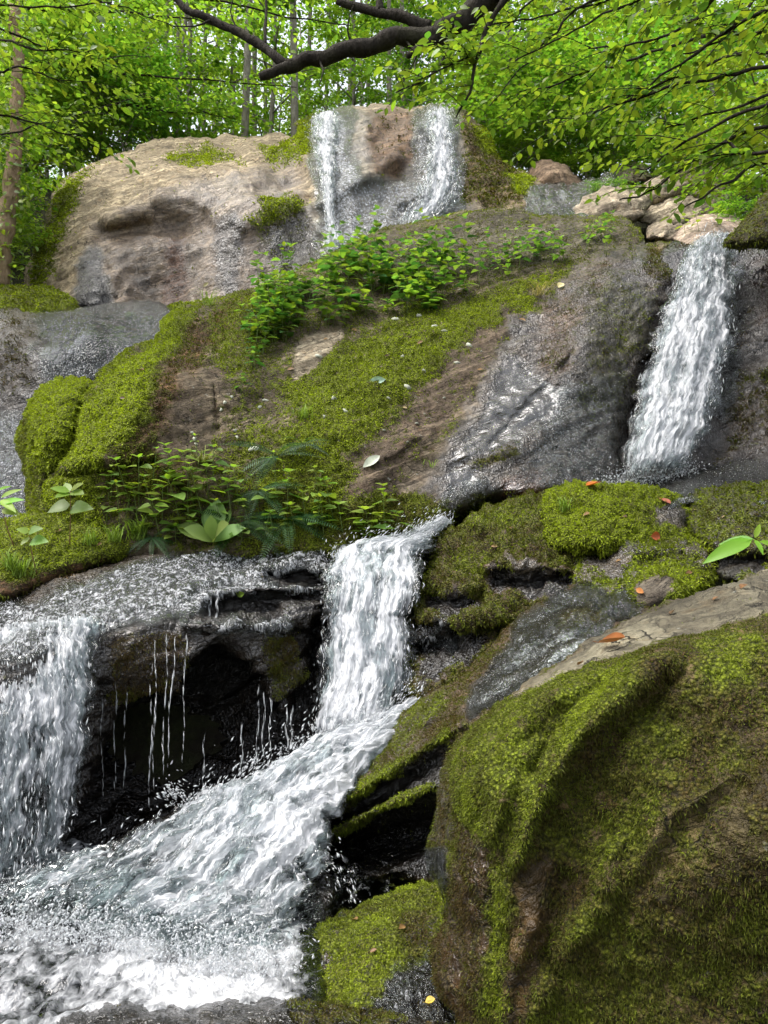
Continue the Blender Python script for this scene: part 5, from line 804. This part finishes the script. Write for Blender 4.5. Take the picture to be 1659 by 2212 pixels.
A = empty('overhanging_tree', pt(1900, 900, 5.2)); A.location.z = 1.2
tag(A, 'dark limbed tree leaning over the falls from the upper right', 'tree')
limb([(1950, 950, 5.2), (1850, 400, 5.2), (1700, -100, 5.2), (1450, -350, 5.1), (1250, -180, 5.05), (1060, 0, 5.0)], 0.22, 0.10, A, 'trunk', 30)
limb([(1062, -2, 5.0), (985, 52, 5.0), (935, 78, 5.0), (830, 86, 4.95), (740, 106, 4.9), (650, 138, 4.9), (600, 156, 4.88), (566, 166, 4.85)], 0.085, 0.026, A, 'limb', 60, wob=0.05)
limb([(655, 138, 4.9), (610, 138, 4.9), (570, 105, 4.95), (520, 75, 5.0), (460, 48, 5.05), (400, 18, 5.1), (340, -20, 5.1), (260, -80, 5.1)], 0.036, 0.022, A, 'limb', 40, wob=0.045)
limb([(955, 70, 5.0), (915, 98, 4.95), (880, 122, 4.9)], 0.045, 0.018, A, 'limb', 12)
limb([(930, 60, 5.0), (880, 40, 5.0), (820, 24, 5.05), (730, 6, 5.1)], 0.05, 0.025, A, 'limb', 16, wob=0.02); limb([(820, 24, 5.05), (816, -30, 5.1)], 0.03, 0.025, A, 'limb', 6)
limb([(572, 100, 4.95), (574, 50, 5.0), (576, -20, 5.05)], 0.012, 0.009, A, 'limb', 8)
for p_ in ([(760, 100, 4.9), (752, 60, 4.85), (770, 10, 4.8)], [(690, 122, 4.9), (700, 150, 4.8), (690, 190, 4.75)], [(880, 84, 4.95), (900, 120, 4.85), (870, 165, 4.8)], [(520, 75, 5.0), (500, 40, 5.0), (505, -10, 5.0)], [(460, 48, 5.05), (420, 60, 5.0), (370, 55, 5.0)]): limb(p_, 0.009, 0.003, A, 'limb', 10, wob=0.04, sides=5)
hang = [limb([(1100, -20, 4.6), (1052, 60, 4.6), (1030, 130, 4.55), (1012, 200, 4.5), (985, 250, 4.5)], 0.02, 0.005, A, 'limb', 20, wob=0.03), limb([(1036, 110, 4.55), (1000, 130, 4.5), (900, 175, 4.4)], 0.008, 0.003, A, 'limb', 12, wob=0.03), limb([(985, 52, 4.9), (940, 150, 4.7), (860, 200, 4.6)], 0.01, 0.003, A, 'limb', 12, wob=0.03)]
tw = []
for q in hang: tw += twigs_from(q, 12, 0.34)
B = [((1760, 60, 4.0), (1500, 90, 4.3), (1300, 150, 4.6), (1120, 210, 4.8)), ((1760, 130, 3.8), (1560, 160, 4.0), (1350, 225, 4.2), (1200, 265, 4.4)), ((1760, 210, 3.6), (1620, 240, 3.8), (1480, 310, 4.0), (1380, 385, 4.1)), ((1760, 250, 3.9), (1600, 290, 4.0), (1450, 380, 4.1), (1330, 440, 4.2)), ((1700, -60, 4.4), (1450, -20, 4.7), (1250, 60, 5.0), (1080, 150, 5.2)),
     ((1750, 330, 4.4), (1650, 350, 4.3), (1560, 400, 4.2), (1480, 440, 4.2)), ((1500, -80, 5.6), (1300, 0, 5.7), (1150, 40, 5.8), (1000, 60, 5.9)), ((1780, 0, 3.6), (1600, 60, 3.9), (1450, 160, 4.1), (1330, 230, 4.3)), ((1780, 90, 4.8), (1560, 130, 5.0), (1380, 200, 5.2), (1230, 260, 5.4)), ((1780, 300, 3.7), (1640, 330, 3.8), (1580, 300, 3.9), (1500, 330, 3.9)), ((1600, -60, 3.8), (1520, 20, 4.0), (1400, 90, 4.2), (1250, 110, 4.4)), ((1400, -80, 5.5), (1250, 20, 5.6), (1150, 120, 5.7), (1060, 230, 5.7)), ((1790, 180, 4.5), (1650, 210, 4.6), (1500, 260, 4.7), (1400, 300, 4.8)), ((1780, -60, 4.2), (1640, 0, 4.2), (1560, 80, 4.2), (1480, 120, 4.2)), ((1300, -80, 6.3), (1150, 0, 6.3), (1090, 60, 6.3), (960, 130, 6.3))]
for b in B: tw += twigs_from(limb(b, 0.014, 0.004, A, 'limb', 22, sides=6, wob=0.05), 5 if b[-1][1] > 380 else 12, 0.46)
canopy(A, tw, 0.067, (0, 1, 2), 300)

C_ = empty('overhanging_tree', pt(-420, 900, 6.5)); tag(C_, 'bright leafed tree leaning in from the upper left', 'tree')
limb([(-420, 900, 6.5), (-400, 300, 6.5), (-330, -100, 6.4), (-200, -300, 6.4)], 0.13, 0.06, C_, 'trunk', 16)
tw = []
for b in [((-360, 60, 6.5), (-100, 60, 6.2), (60, 100, 6.0), (200, 115, 5.9)), ((-360, 180, 6.5), (-100, 170, 6.2), (40, 150, 6.0), (160, 180, 5.9)), ((-350, 0, 6.5), (-80, 10, 6.4), (90, 15, 6.2), (240, 8, 6.1)), ((-380, 260, 6.4), (-100, 240, 6.3), (60, 260, 6.2), (170, 300, 6.1)), ((-320, -100, 7), (0, -60, 7.4), (200, 0, 7.8), (380, 60, 8.0)), ((-380, 300, 7.5), (-80, 300, 7.6), (120, 260, 7.8), (320, 200, 8.0)), ((-300, -100, 7), (0, 60, 8), (160, 120, 8.4), (330, 120, 8.6))]:
    tw += twigs_from(limb(b, 0.016, 0.004, C_, 'limb', 20, sides=6, wob=0.05), 26, 0.55)
canopy(C_, tw, 0.078, (0, 2, 2), 160, step=0.045)
D_ = empty('overhanging_tree', pt(-700, 700, 11)); tag(D_, 'pale green tree reaching over the tan rock face from the left', 'tree')
limb([(-700, 700, 11), (-600, 200, 11), (-450, -300, 11)], 0.16, 0.08, D_, 'trunk', 12); tw = []
for b in [((-560, 60, 11), (-100, 20, 11.5), (250, 30, 12), (520, 60, 12.2)), ((-560, 130, 11), (-100, 120, 11.8), (300, 160, 12.4), (640, 190, 12.6)), ((-500, -60, 11), (0, -60, 11), (400, -10, 11.2), (760, 60, 11.4)), ((-560, 200, 11), (0, 200, 12.2), (280, 230, 12.6), (480, 250, 12.8))]:
    tw += twigs_from(limb(b, 0.04, 0.008, D_, 'limb', 20, sides=6, wob=0.1), 60, 1.0)
canopy(D_, tw, 0.11, (0, 1, 2), 0, step=0.06)
# vine-clad trunk at the left edge
Vt = empty('vine_clad_trunk', pt(0, 610, 8.5)); tag(Vt, 'pale peeling trunk wrapped in vine leaves at the left edge', 'tree')
q = limb([(-5, 620, 8.5), (8, 520, 8.5), (20, 420, 8.55), (32, 320, 8.6), (40, 200, 8.7), (30, 0, 8.8)], 0.11, 0.06, Vt, 'trunk', 30, bark_material('peeling_bark', (0.2, 0.13, 0.08), (0.42, 0.31, 0.2)), wob=0.05)
n = 900; j = rng.integers(2, 29, n); Pn = q[j] + rng.normal(0, 0.13, (n, 3)); V, T, k = leaves_np(Pn, rng.normal(0, 1, (n, 3)) + (0.3, -0.5, -0.5), np.array((0, -0.6, 0.8)) + rng.normal(0, 0.4, (n, 3)), rng.uniform(0.05, 0.1, n), TPL_NEAR)
o = mesh_np('foliage', V, T, MAT_LEAF, dict(tone=np.repeat(leaf_cols(n, (0, 1, 2)), k, 0)), smooth=False, origin=Vt.location); o.parent = Vt; o.location = (0, 0, 0); o['kind'] = 'stuff'

# ---- herbs
MAT_STEM = vcol_material('stem', 0.6, 0.0, 0.3)
def stem_obj(path, r, parent, col=(0.12, 0.17, 0.04), name='stem'):
    V, T = tube(path, np.linspace(r, r * 0.5, len(path)), 5); o = mesh_np(name, V, T, MAT_STEM, dict(tone=np.tile(col, (len(V), 1))), origin=parent.location); o.parent = parent; o.location = (0, 0, 0); return o
def herb(u, v, h, size, pairs, keys, label, group=None, name='leafy_herb', lean=None):
    g = hit(u, v)
    if g is None: return
    p = np.array(g[0]); r = empty(name, p); tag(r, label, 'plant', group)
    d = np.array(lean if lean is not None else (random.uniform(-0.25, 0.25), random.uniform(-0.35, 0.0), 1.0)); d = d / np.linalg.norm(d); e = p + d * h; pa = crom([p, p + d * h * 0.5 + (0, 0, 0.04 * h), e], 6); stem_obj(pa, 0.003, r)
    a0 = random.uniform(0, 3.14)
    for i in range(pairs):
        t = 0.3 + 0.7 * (i + 0.5) / pairs; b = p + (e - p) * t; sz = size * (1.15 - 0.5 * t) * random.uniform(0.8, 1.15)
        for s in (0, math.pi):
            az = a0 + i * 1.57 + s + random.uniform(-0.3, 0.3); D = np.array((math.cos(az), math.sin(az), random.uniform(-0.15, 0.3))); leaf_obj(LEAVES[random.choice(keys)], b + D * 0.012, D, (random.uniform(-0.2, 0.2), random.uniform(-0.5, 0.0), 1), sz, r)
    for az in (a0, a0 + 2, a0 + 4): leaf_obj(LEAVES[random.choice(keys)], e, (math.cos(az), math.sin(az), 0.5), (0, -0.3, 1), size * 0.5, r)
poly = [(525, 690), (560, 640), (640, 610), (720, 590), (790, 560), (900, 545), (1000, 570), (1030, 620), (1010, 660), (900, 690), (790, 690), (720, 715), (640, 745), (560, 770), (530, 740)]
k = 0
while k < 160:
    u, v = random.uniform(520, 1030), random.uniform(540, 770)
    if inside(np.array([(u, v)]), poly)[0]:
        big_ = random.random() < 0.45
        herb(u, v, random.uniform(0.3, 0.55) if big_ else random.uniform(0.1, 0.28), random.uniform(0.09, 0.16), random.choice((2, 3, 4)), ('heart', 'heart_lime', 'heart_dark', 'heart_dark', 'ovate'), 'leafy green herb in the thicket on top of the great slab', 'herb thicket on the slab'); k += 1
for i in range(30):
    u = random.uniform(1030, 1370); herb(u, np.interp(u, [1030, 1200, 1370], [610, 570, 530]) + random.uniform(-45, 15), random.uniform(0.12, 0.42), random.uniform(0.06, 0.12), 3, ('heart', 'heart_dark', 'heart_lime'), 'small leafy herb along the upper right edge of the great slab', 'herbs along the slab edge')
for (u, v) in [(548, 770), (552, 800), (560, 720), (520, 850), (545, 790)]: herb(u, v, 0.14, 0.085, 2, ('heart', 'heart_dark'), 'low herb tumbling down the crack in the slab', 'herbs in the slab crack')
for (u, v, h, s) in [(300, 1150, 0.22, 0.09), (350, 1140, 0.3, 0.1), (390, 1130, 0.34, 0.1), (420, 1100, 0.3, 0.09), (330, 1110, 0.25, 0.1), (500, 1120, 0.3, 0.09), (540, 1150, 0.22, 0.08), (590, 1150, 0.2, 0.08), (640, 1160, 0.2, 0.09), (700, 1165, 0.22, 0.09), (270, 1130, 0.2, 0.1), (240, 1080, 0.16, 0.09), (460, 1040, 0.28, 0.07), (310, 1170, 0.1, 0.08), (520, 1175, 0.1, 0.09), (690, 1100, 0.2, 0.09), (800, 1170, 0.2, 0.09), (780, 1175, 0.14, 0.08), (850, 1165, 0.18, 0.08), (380, 1175, 0.12, 0.09), (430, 1010, 0.15, 0.06), (360, 1090, 0.26, 0.09), (410, 1150, 0.2, 0.08), (280, 1090, 0.24, 0.09), (450, 1080, 0.24, 0.08), (560, 1110, 0.22, 0.08), (620, 1110, 0.2, 0.08), (660, 1130, 0.2, 0.08), (740, 1150, 0.2, 0.08), (480, 1150, 0.16, 0.08), (330, 1040, 0.2, 0.08), (380, 1060, 0.24, 0.08), (230, 1130, 0.2, 0.08), (300, 1100, 0.3, 0.09), (345, 1165, 0.3, 0.09), (405, 1120, 0.32, 0.09), (440, 1130, 0.3, 0.08), (515, 1090, 0.3, 0.08), (570, 1170, 0.26, 0.09), (600, 1090, 0.26, 0.08), (680, 1160, 0.26, 0.09), (260, 1160, 0.26, 0.09), (720, 1120, 0.24, 0.08), (830, 1150, 0.22, 0.08)]:
    herb(u, v, h * random.uniform(0.8, 1.5), s * random.uniform(0.8, 1.7), random.choice((2, 3, 4)), ('heart', 'heart_lime', 'heart_lime', 'ovate', 'ovate_lime'), 'broad leaved herb at the foot of the great slab', 'herbs at the foot of the slab')
# bolder single plants
g = hit(462, 1172); r = empty('dock_plant', g[0]); tag(r, 'rosette of large pale green leaves at the slab foot above the ledge', 'plant')
for i, (az, el, s) in enumerate([(a_, e_ + 0.3, s_) for a_, e_, s_ in [(0.2, 0.35, 0.21), (0.9, 0.9, 0.22), (1.5, 1.2, 0.25), (2.2, 1.0, 0.22), (2.9, 0.4, 0.2), (3.5, 0.25, 0.22), (4.3, 0.1, 0.2), (5.0, 0.15, 0.22), (5.7, 0.2, 0.2), (1.2, 0.6, 0.2), (4.7, 0.5, 0.16)]]):
    D = np.array((math.cos(az) * math.cos(el), math.sin(az) * math.cos(el) * 0.8, math.sin(el))); leaf_obj(LEAVES['dock'], np.array(g[0]), D, (-math.cos(az) * 0.6, -1.0, 0.7), s * 1.2, r)
def sprig(u, v, Ys, leaves, label, col=(0.18, 0.1, 0.05), stem=None):
    p = pt(u, v, Ys) if Ys else np.array(hit(u, v)[0]); r = empty('seedling', p); tag(r, label, 'plant'); Yb = p[1]
    top = pt(*stem[-1][:2], Yb - 0.05); stem_obj(crom([p] + [pt(a, b, Yb - 0.05) for a, b in stem], 8), 0.004, r, col)
    for (u0, v0, u1, v1, dY, key) in leaves:
        a, b = pt(u0, v0, Yb - 0.05), pt(u1, v1, Yb - 0.05 + dY); leaf_obj(LEAVES[key], a, b - a, (0.05, -0.9, 0.8), np.linalg.norm(b - a), r)
sprig(150, 1180, None, [(152, 1062, 108, 1052, -0.06, 'ovate_lime'), (152, 1060, 178, 1042, -0.04, 'ovate_lime'), (150, 1064, 140, 1040, 0.06, 'ovate_lime'), (152, 1064, 180, 1064, -0.08, 'ovate_lime'), (150, 1066, 118, 1072, -0.1, 'ovate_lime'), (152, 1090, 100, 1100, -0.05, 'heart'), (152, 1100, 196, 1092, -0.04, 'heart')], 'slim seedling with a star of lime leaves on the left mound', stem=[(152, 1120), (152, 1062)])
sprig(30, 1180, None, [(2, 1075, 42, 1052, 0.0, 'lance'), (0, 1090, 44, 1072, -0.06, 'lance'), (2, 1080, 30, 1098, -0.1, 'lance'), (-5, 1060, 24, 1046, 0.05, 'lance'), (4, 1100, 40, 1108, -0.05, 'ovate_lime')], 'seedling with lime leaves cut by the left edge', stem=[(12, 1130), (2, 1080)])
sprig(80, 1240, None, [(62, 1150, 36, 1140, -0.03, 'heart_lime'), (62, 1150, 88, 1138, -0.03, 'heart_lime'), (66, 1170, 100, 1165, -0.04, 'heart_lime'), (64, 1160, 44, 1176, -0.05, 'ovate_lime')], 'small seedling with a reddish stem on the left mound front', stem=[(70, 1200), (62, 1150)])
sprig(1680, 1240, 3.3, [(1625, 1166, 1522, 1204, -0.03, 'lance'), (1628, 1164, 1550, 1168, 0.06, 'lance'), (1630, 1162, 1644, 1128, 0.02, 'lance'), (1622, 1168, 1590, 1150, 0.1, 'lance'), (1630, 1166, 1652, 1194, -0.06, 'lance'), (1640, 1170, 1690, 1180, 0, 'lance')], 'bright lime sprig of long leaves at right above the bare boulder top', col=(0.14, 0.2, 0.04), stem=[(1660, 1195), (1628, 1165)])
for (u, v) in [(1510, 500), (1480, 505), (1550, 490)]: herb(u, v, 0.2, 0.12, 2, ('heart_lime', 'ovate_lime'), 'lime leafed herb on the pinkish boulder above the right waterfall', 'herbs above the right waterfall')
# ferns
def frond_me():
    V, T = [], []; P, D, N, Z = [], [], [], []
    for i in range(2, 26):
        t = i / 26; y = t; z = 0.22 * t - 0.5 * t * t
        for s in (-1, 1): P.append((0, y, z)); D.append((s, 0.35, -0.12)); N.append((0, 0, 1)); Z.append(0.13 * math.sin(math.pi * min(1, t * 0.85 + 0.12)) ** 0.8)
    tp = (np.array([(0, 0, 0), (-0.11, 0.4, 0.02), (0.11, 0.4, 0.02), (0, 1, -0.05)]), TPL4[1]); v, t_, k = leaves_np(np.array(P, float), np.array(D, float), np.array(N, float), np.array(Z), tp)
    st = tube(np.array([(0, t, 0.22 * t - 0.5 * t * t) for t in np.linspace(0, 1, 8)]), np.linspace(0.007, 0.002, 8), 4); V, T = join([(v, t_), st])
    o = mesh_np('frond', V, T, MAT_LEAF, dict(tone=np.tile((0.045, 0.12, 0.04), (len(V), 1))), smooth=False); me = o.data; bpy.data.objects.remove(o); return me
FR = frond_me()
for (u, v, az, label) in [(600, 985, 0, 'dark fern hanging from the middle of the great slab'), (560, 1060, 1, 'dark fern drooping at the foot of the great slab'), (655, 960, 2, 'small dark fern beside the grass clump on the slab'), (520, 1130, 0, 'fern among the herbs right of the rosette plant'), (330, 1160, 2, 'small fern among the herbs left of the rosette plant'), (620, 1120, 0, 'drooping fern low on the slab right of centre')]:
    g = hit(u, v); r = empty('fern', g[0]); tag(r, label, 'fern')
    for i in range(9):
        a = math.pi + (i + 0.5) / 9 * math.pi + random.uniform(-0.2, 0.2); o = leaf_obj(FR, np.array(g[0]), (math.cos(a) * 0.9, math.sin(a) * 0.6, random.uniform(-0.7, 0.4)), (0, -0.8, 1), random.uniform(0.25, 0.42) * (0.6 if az == 2 else 1), r); o.name = 'frond'
# grass tufts
def tuft(u, v, n, L, label, col=(0.16, 0.24, 0.04), hangs=0.0, w=0.0035, Ys=None):
    g = hit(u, v); p = np.array(g[0]); P0 = p + rng.normal(0, 0.025, (n, 3)) * (1, 1, 0.3); az = rng.uniform(0, 6.28, n); up = rng.uniform(0.6, 1.4, n) * (1 - 1.2 * hangs)
    D = np.column_stack([np.cos(az) * 0.55, np.sin(az) * 0.45 - 0.25, up]); D /= np.linalg.norm(D, axis=1)[:, None]; l = L * rng.uniform(0.5, 1.15, n)[:, None]; S_ = np.column_stack([-np.sin(az), np.cos(az), 0 * az]) * w
    m1 = P0 + D * l * 0.5; tp = P0 + D * l * 0.85 + np.array((0, 0, -1)) * l * (0.25 + 0.4 * hangs) + D * (1, 1, 0) * l * 0.2; V = np.stack([P0 - S_, P0 + S_, m1 + S_ * 0.8, m1 - S_ * 0.8, tp], 1).reshape(-1, 3); o_ = np.arange(n)[:, None] * 5; T = np.concatenate([o_ + [0, 1, 2], o_ + [0, 2, 3], o_ + [3, 2, 4]], 0)
    c = np.repeat(np.array(col) * rng.uniform(0.7, 1.4, (n, 1)), 5, 0); tag(mesh_np('grass_tuft', V, T, MAT_MOSS, dict(tone=c), smooth=False, origin=p), label, 'grass tuft')
tuft(1222, 1105, 45, 0.16, 'fine green grass tuft on the bright mossy boulder'); tuft(45, 1245, 70, 0.22, 'thick green grass tuft at far left on the mound'); tuft(22, 1230, 50, 0.2, 'grass tuft at the left edge beside the thick tuft'); tuft(300, 1165, 90, 0.3, 'tall arching grass tuft at the slab foot', w=0.004); tuft(250, 1170, 50, 0.22, 'short arching grass tuft left of the tall one'); tuft(150, 1240, 50, 0.2, 'brown dry grass hanging over the mound front', (0.2, 0.13, 0.06), 0.9); tuft(655, 905, 40, 0.2, 'grass clump growing on the middle of the great slab'); tuft(440, 1000, 60, 0.26, 'pale grass hanging on the slab above the dock plant', (0.2, 0.22, 0.06), 0.5); tuft(1165, 640, 30, 0.3, 'pale straw grass at the slab edge', (0.35, 0.3, 0.16), 0.3); tuft(930, 1010, 14, 0.12, 'tiny grass tuft in a slab crack'); tuft(450, 660, 26, 0.3, 'thin grass above the brown shoulder of the slab'); tuft(200, 1175, 40, 0.2, 'grass tuft behind the seedling on the mound')

# ---- fallen leaves
def fallen(u0, v0, u1, v1, wid, col, label, curl=0.25, lift=0.012):
    g0, g1 = hit(u0, v0), hit(u1, v1); a, b = np.array(g0[0]), np.array(g1[0]); n = np.array(g0[1]) + np.array(g1[1]); n /= np.linalg.norm(n); L = np.linalg.norm(b - a)
    if L > 0.3 or L < 0.005: b = a + np.array((0.08, 0, 0)); L = 0.08
    tp = tpl_leaf(wid, curl, -0.12, 0.5, 7); V, T, k = leaves_np((a + n * lift)[None], (b - a)[None], n[None], np.array([L]), tp); c = np.tile(col, (len(V), 1)) * rng.uniform(0.75, 1.25, (len(V), 1))
    st = tube(np.array([a + n * lift, a + n * (lift + 0.004) - (b - a) * 0.22]), [0.0016, 0.001], 4); r = mesh_np('fallen_leaf', V, T, MAT_DEAD, dict(tone=c), origin=a); tag(r, label, 'fallen leaf')
    o = mesh_np('stalk', st[0], st[1], MAT_DEAD, dict(tone=np.tile(np.array(col) * 0.5, (len(st[0]), 1))), origin=a); o.parent = r; o.location = (0, 0, 0)
fallen(1300, 1400, 1366, 1404, 0.22, (0.24, 0.085, 0.025), 'curled orange brown leaf on the bare top of the near boulder', 0.5, 0.02)
fallen(1268, 1052, 1298, 1050, 0.5, (0.5, 0.14, 0.02), 'small orange leaf on the bright mossy boulder'); fallen(1422, 1078, 1446, 1094, 0.45, (0.3, 0.09, 0.05), 'reddish leaf on the mossy rock below the right waterfall'); fallen(1402, 1160, 1420, 1158, 0.8, (0.35, 0.08, 0.02), 'dark red leaf on the grey mossy rock'); fallen(1378, 1274, 1398, 1286, 0.3, (0.4, 0.16, 0.05), 'thin orange leaf on the small wedged boulder')
fallen(918, 2172, 940, 2166, 0.75, (0.5, 0.36, 0.05), 'yellow and brown leaf on the slick at the bottom'); fallen(512, 1284, 530, 1280, 0.6, (0.2, 0.3, 0.04), 'green leaf stuck on the wet ledge'); fallen(566, 1252, 560, 1240, 0.3, (0.4, 0.25, 0.1), 'tan leaf sliver on the wet ledge'); fallen(796, 824, 832, 822, 0.45, (0.33, 0.48, 0.36), 'pale blue green leaf lying on the great slab'); fallen(1206, 624, 1214, 616, 0.7, (0.6, 0.52, 0.25), 'pale yellow leaf high on the great slab'); fallen(784, 1012, 820, 990, 0.45, (0.42, 0.45, 0.35), 'pale grey leaf on the dry face of the slab'); fallen(440, 620, 452, 612, 0.5, (0.45, 0.4, 0.2), 'yellowish leaf near the mossy shelf')
# lichen and pale flakes on the slab
MAT_LICHEN = vcol_material('lichen', 0.9, 0.0, 0.2)
for (u, v, s) in [(988, 784, 12), (1012, 745, 14), (940, 705, 16), (960, 715, 12), (880, 835, 14), (745, 888, 14), (720, 860, 10), (700, 900, 9), (485, 870, 10), (478, 885, 9), (500, 858, 8), (548, 970, 18), (415, 935, 7), (420, 948, 9), (424, 960, 7), (508, 930, 10), (512, 945, 8), (900, 915, 6), (960, 860, 6), (915, 800, 7), (870, 770, 9), (560, 880, 10), (572, 865, 12), (855, 690, 18), (905, 682, 14), (690, 770, 12), (840, 860, 7), (1040, 760, 5), (880, 955, 5), (830, 930, 6)]:
    g = hit(u, v)
    if g is None or g[3] is not slab: continue
    p, n = np.array(g[0]), np.array(g[1]); a = np.cross(n, (0.3, 0.2, 1)); a /= np.linalg.norm(a); b = np.cross(n, a); R0 = s * p[1] / F * 0.5; m = 13; an = np.linspace(0, 2 * np.pi, m, endpoint=False); rr = R0 * (1 + rng.uniform(-0.45, 0.35, m)) * (1 + 0.3 * np.cos(an * 2 + s))
    ring = p + n * 0.004 + a * (np.cos(an) * rr)[:, None] + b * (np.sin(an) * rr * 0.8)[:, None]; V = np.vstack([p + n * 0.018, ring, ring - n * 0.03]); i = np.arange(m); j = (i + 1) % m
    T = np.vstack([np.column_stack([0 * i, 1 + i, 1 + j]), np.column_stack([1 + i, 1 + m + i, 1 + m + j]), np.column_stack([1 + i, 1 + m + j, 1 + j])]); o = mesh_np('lichen', V, T, MAT_LICHEN, dict(tone=np.tile(np.array((0.46, 0.47, 0.38)) * random.uniform(0.7, 1.05), (len(V), 1))), smooth=False, origin=slab['ob'].location); o.parent = slab['ob']; o.location = (0, 0, 0)

# ---- things of a kind told apart by their order in the picture
ONES = 'zero first second third fourth fifth sixth seventh eighth ninth tenth eleventh twelfth thirteenth fourteenth fifteenth sixteenth seventeenth eighteenth nineteenth'.split()
def nth(n): return ONES[n] if n < 20 else ('', '', 'twentieth', 'thirtieth', 'fortieth')[n // 10] if n % 10 == 0 else ('', '', 'twenty-', 'thirty-', 'forty-')[n // 10] + ONES[n % 10]
for gname in ('tall trees of the wood', 'understory trees of the wood', 'pole trees behind the rock face', 'herbs along the slab edge', 'herbs at the foot of the slab', 'herbs in the slab crack', 'herbs above the right waterfall'):
    mem = sorted((o for o in COL.objects if o.get('group') == gname), key=lambda o: to_px(np.array(o.location))[0])
    for i, o in enumerate(mem): o['label'] = o['label'] + ', ' + nth(i + 1) + ' from the left'

# ---- scattered litter on the rocks
LIT = [(700, 735), (760, 712), (830, 770), (900, 745), (960, 900), (1030, 800), (870, 880), (620, 800), (1120, 690), (1260, 1115), (1340, 1120), (1200, 1150), (1100, 1140), (1060, 1180), (1500, 1100), (1560, 1120), (1450, 1330), (1540, 1300), (1600, 1275), (1250, 1440), (860, 2010), (800, 2060), (760, 1990), (300, 800), (260, 860), (1330, 1215), (1480, 1240), (120, 1150), (210, 1180), (420, 690)]
for k, (u, v) in enumerate(sorted(LIT)):
    try: fallen(u, v, u + random.uniform(8, 16), v + random.uniform(-6, 6), random.uniform(0.35, 0.6), random.choice([(0.16, 0.08, 0.03), (0.22, 0.13, 0.05), (0.10, 0.06, 0.03), (0.28, 0.2, 0.08)]), 'tiny brown dead leaf on the rocks, ' + nth(k + 1) + ' from the left', 0.35, 0.006)
    except Exception: pass
for o in COL.objects:
    if o.get('label', '').startswith('tiny brown dead leaf'): o['group'] = 'dead leaves on the rocks'
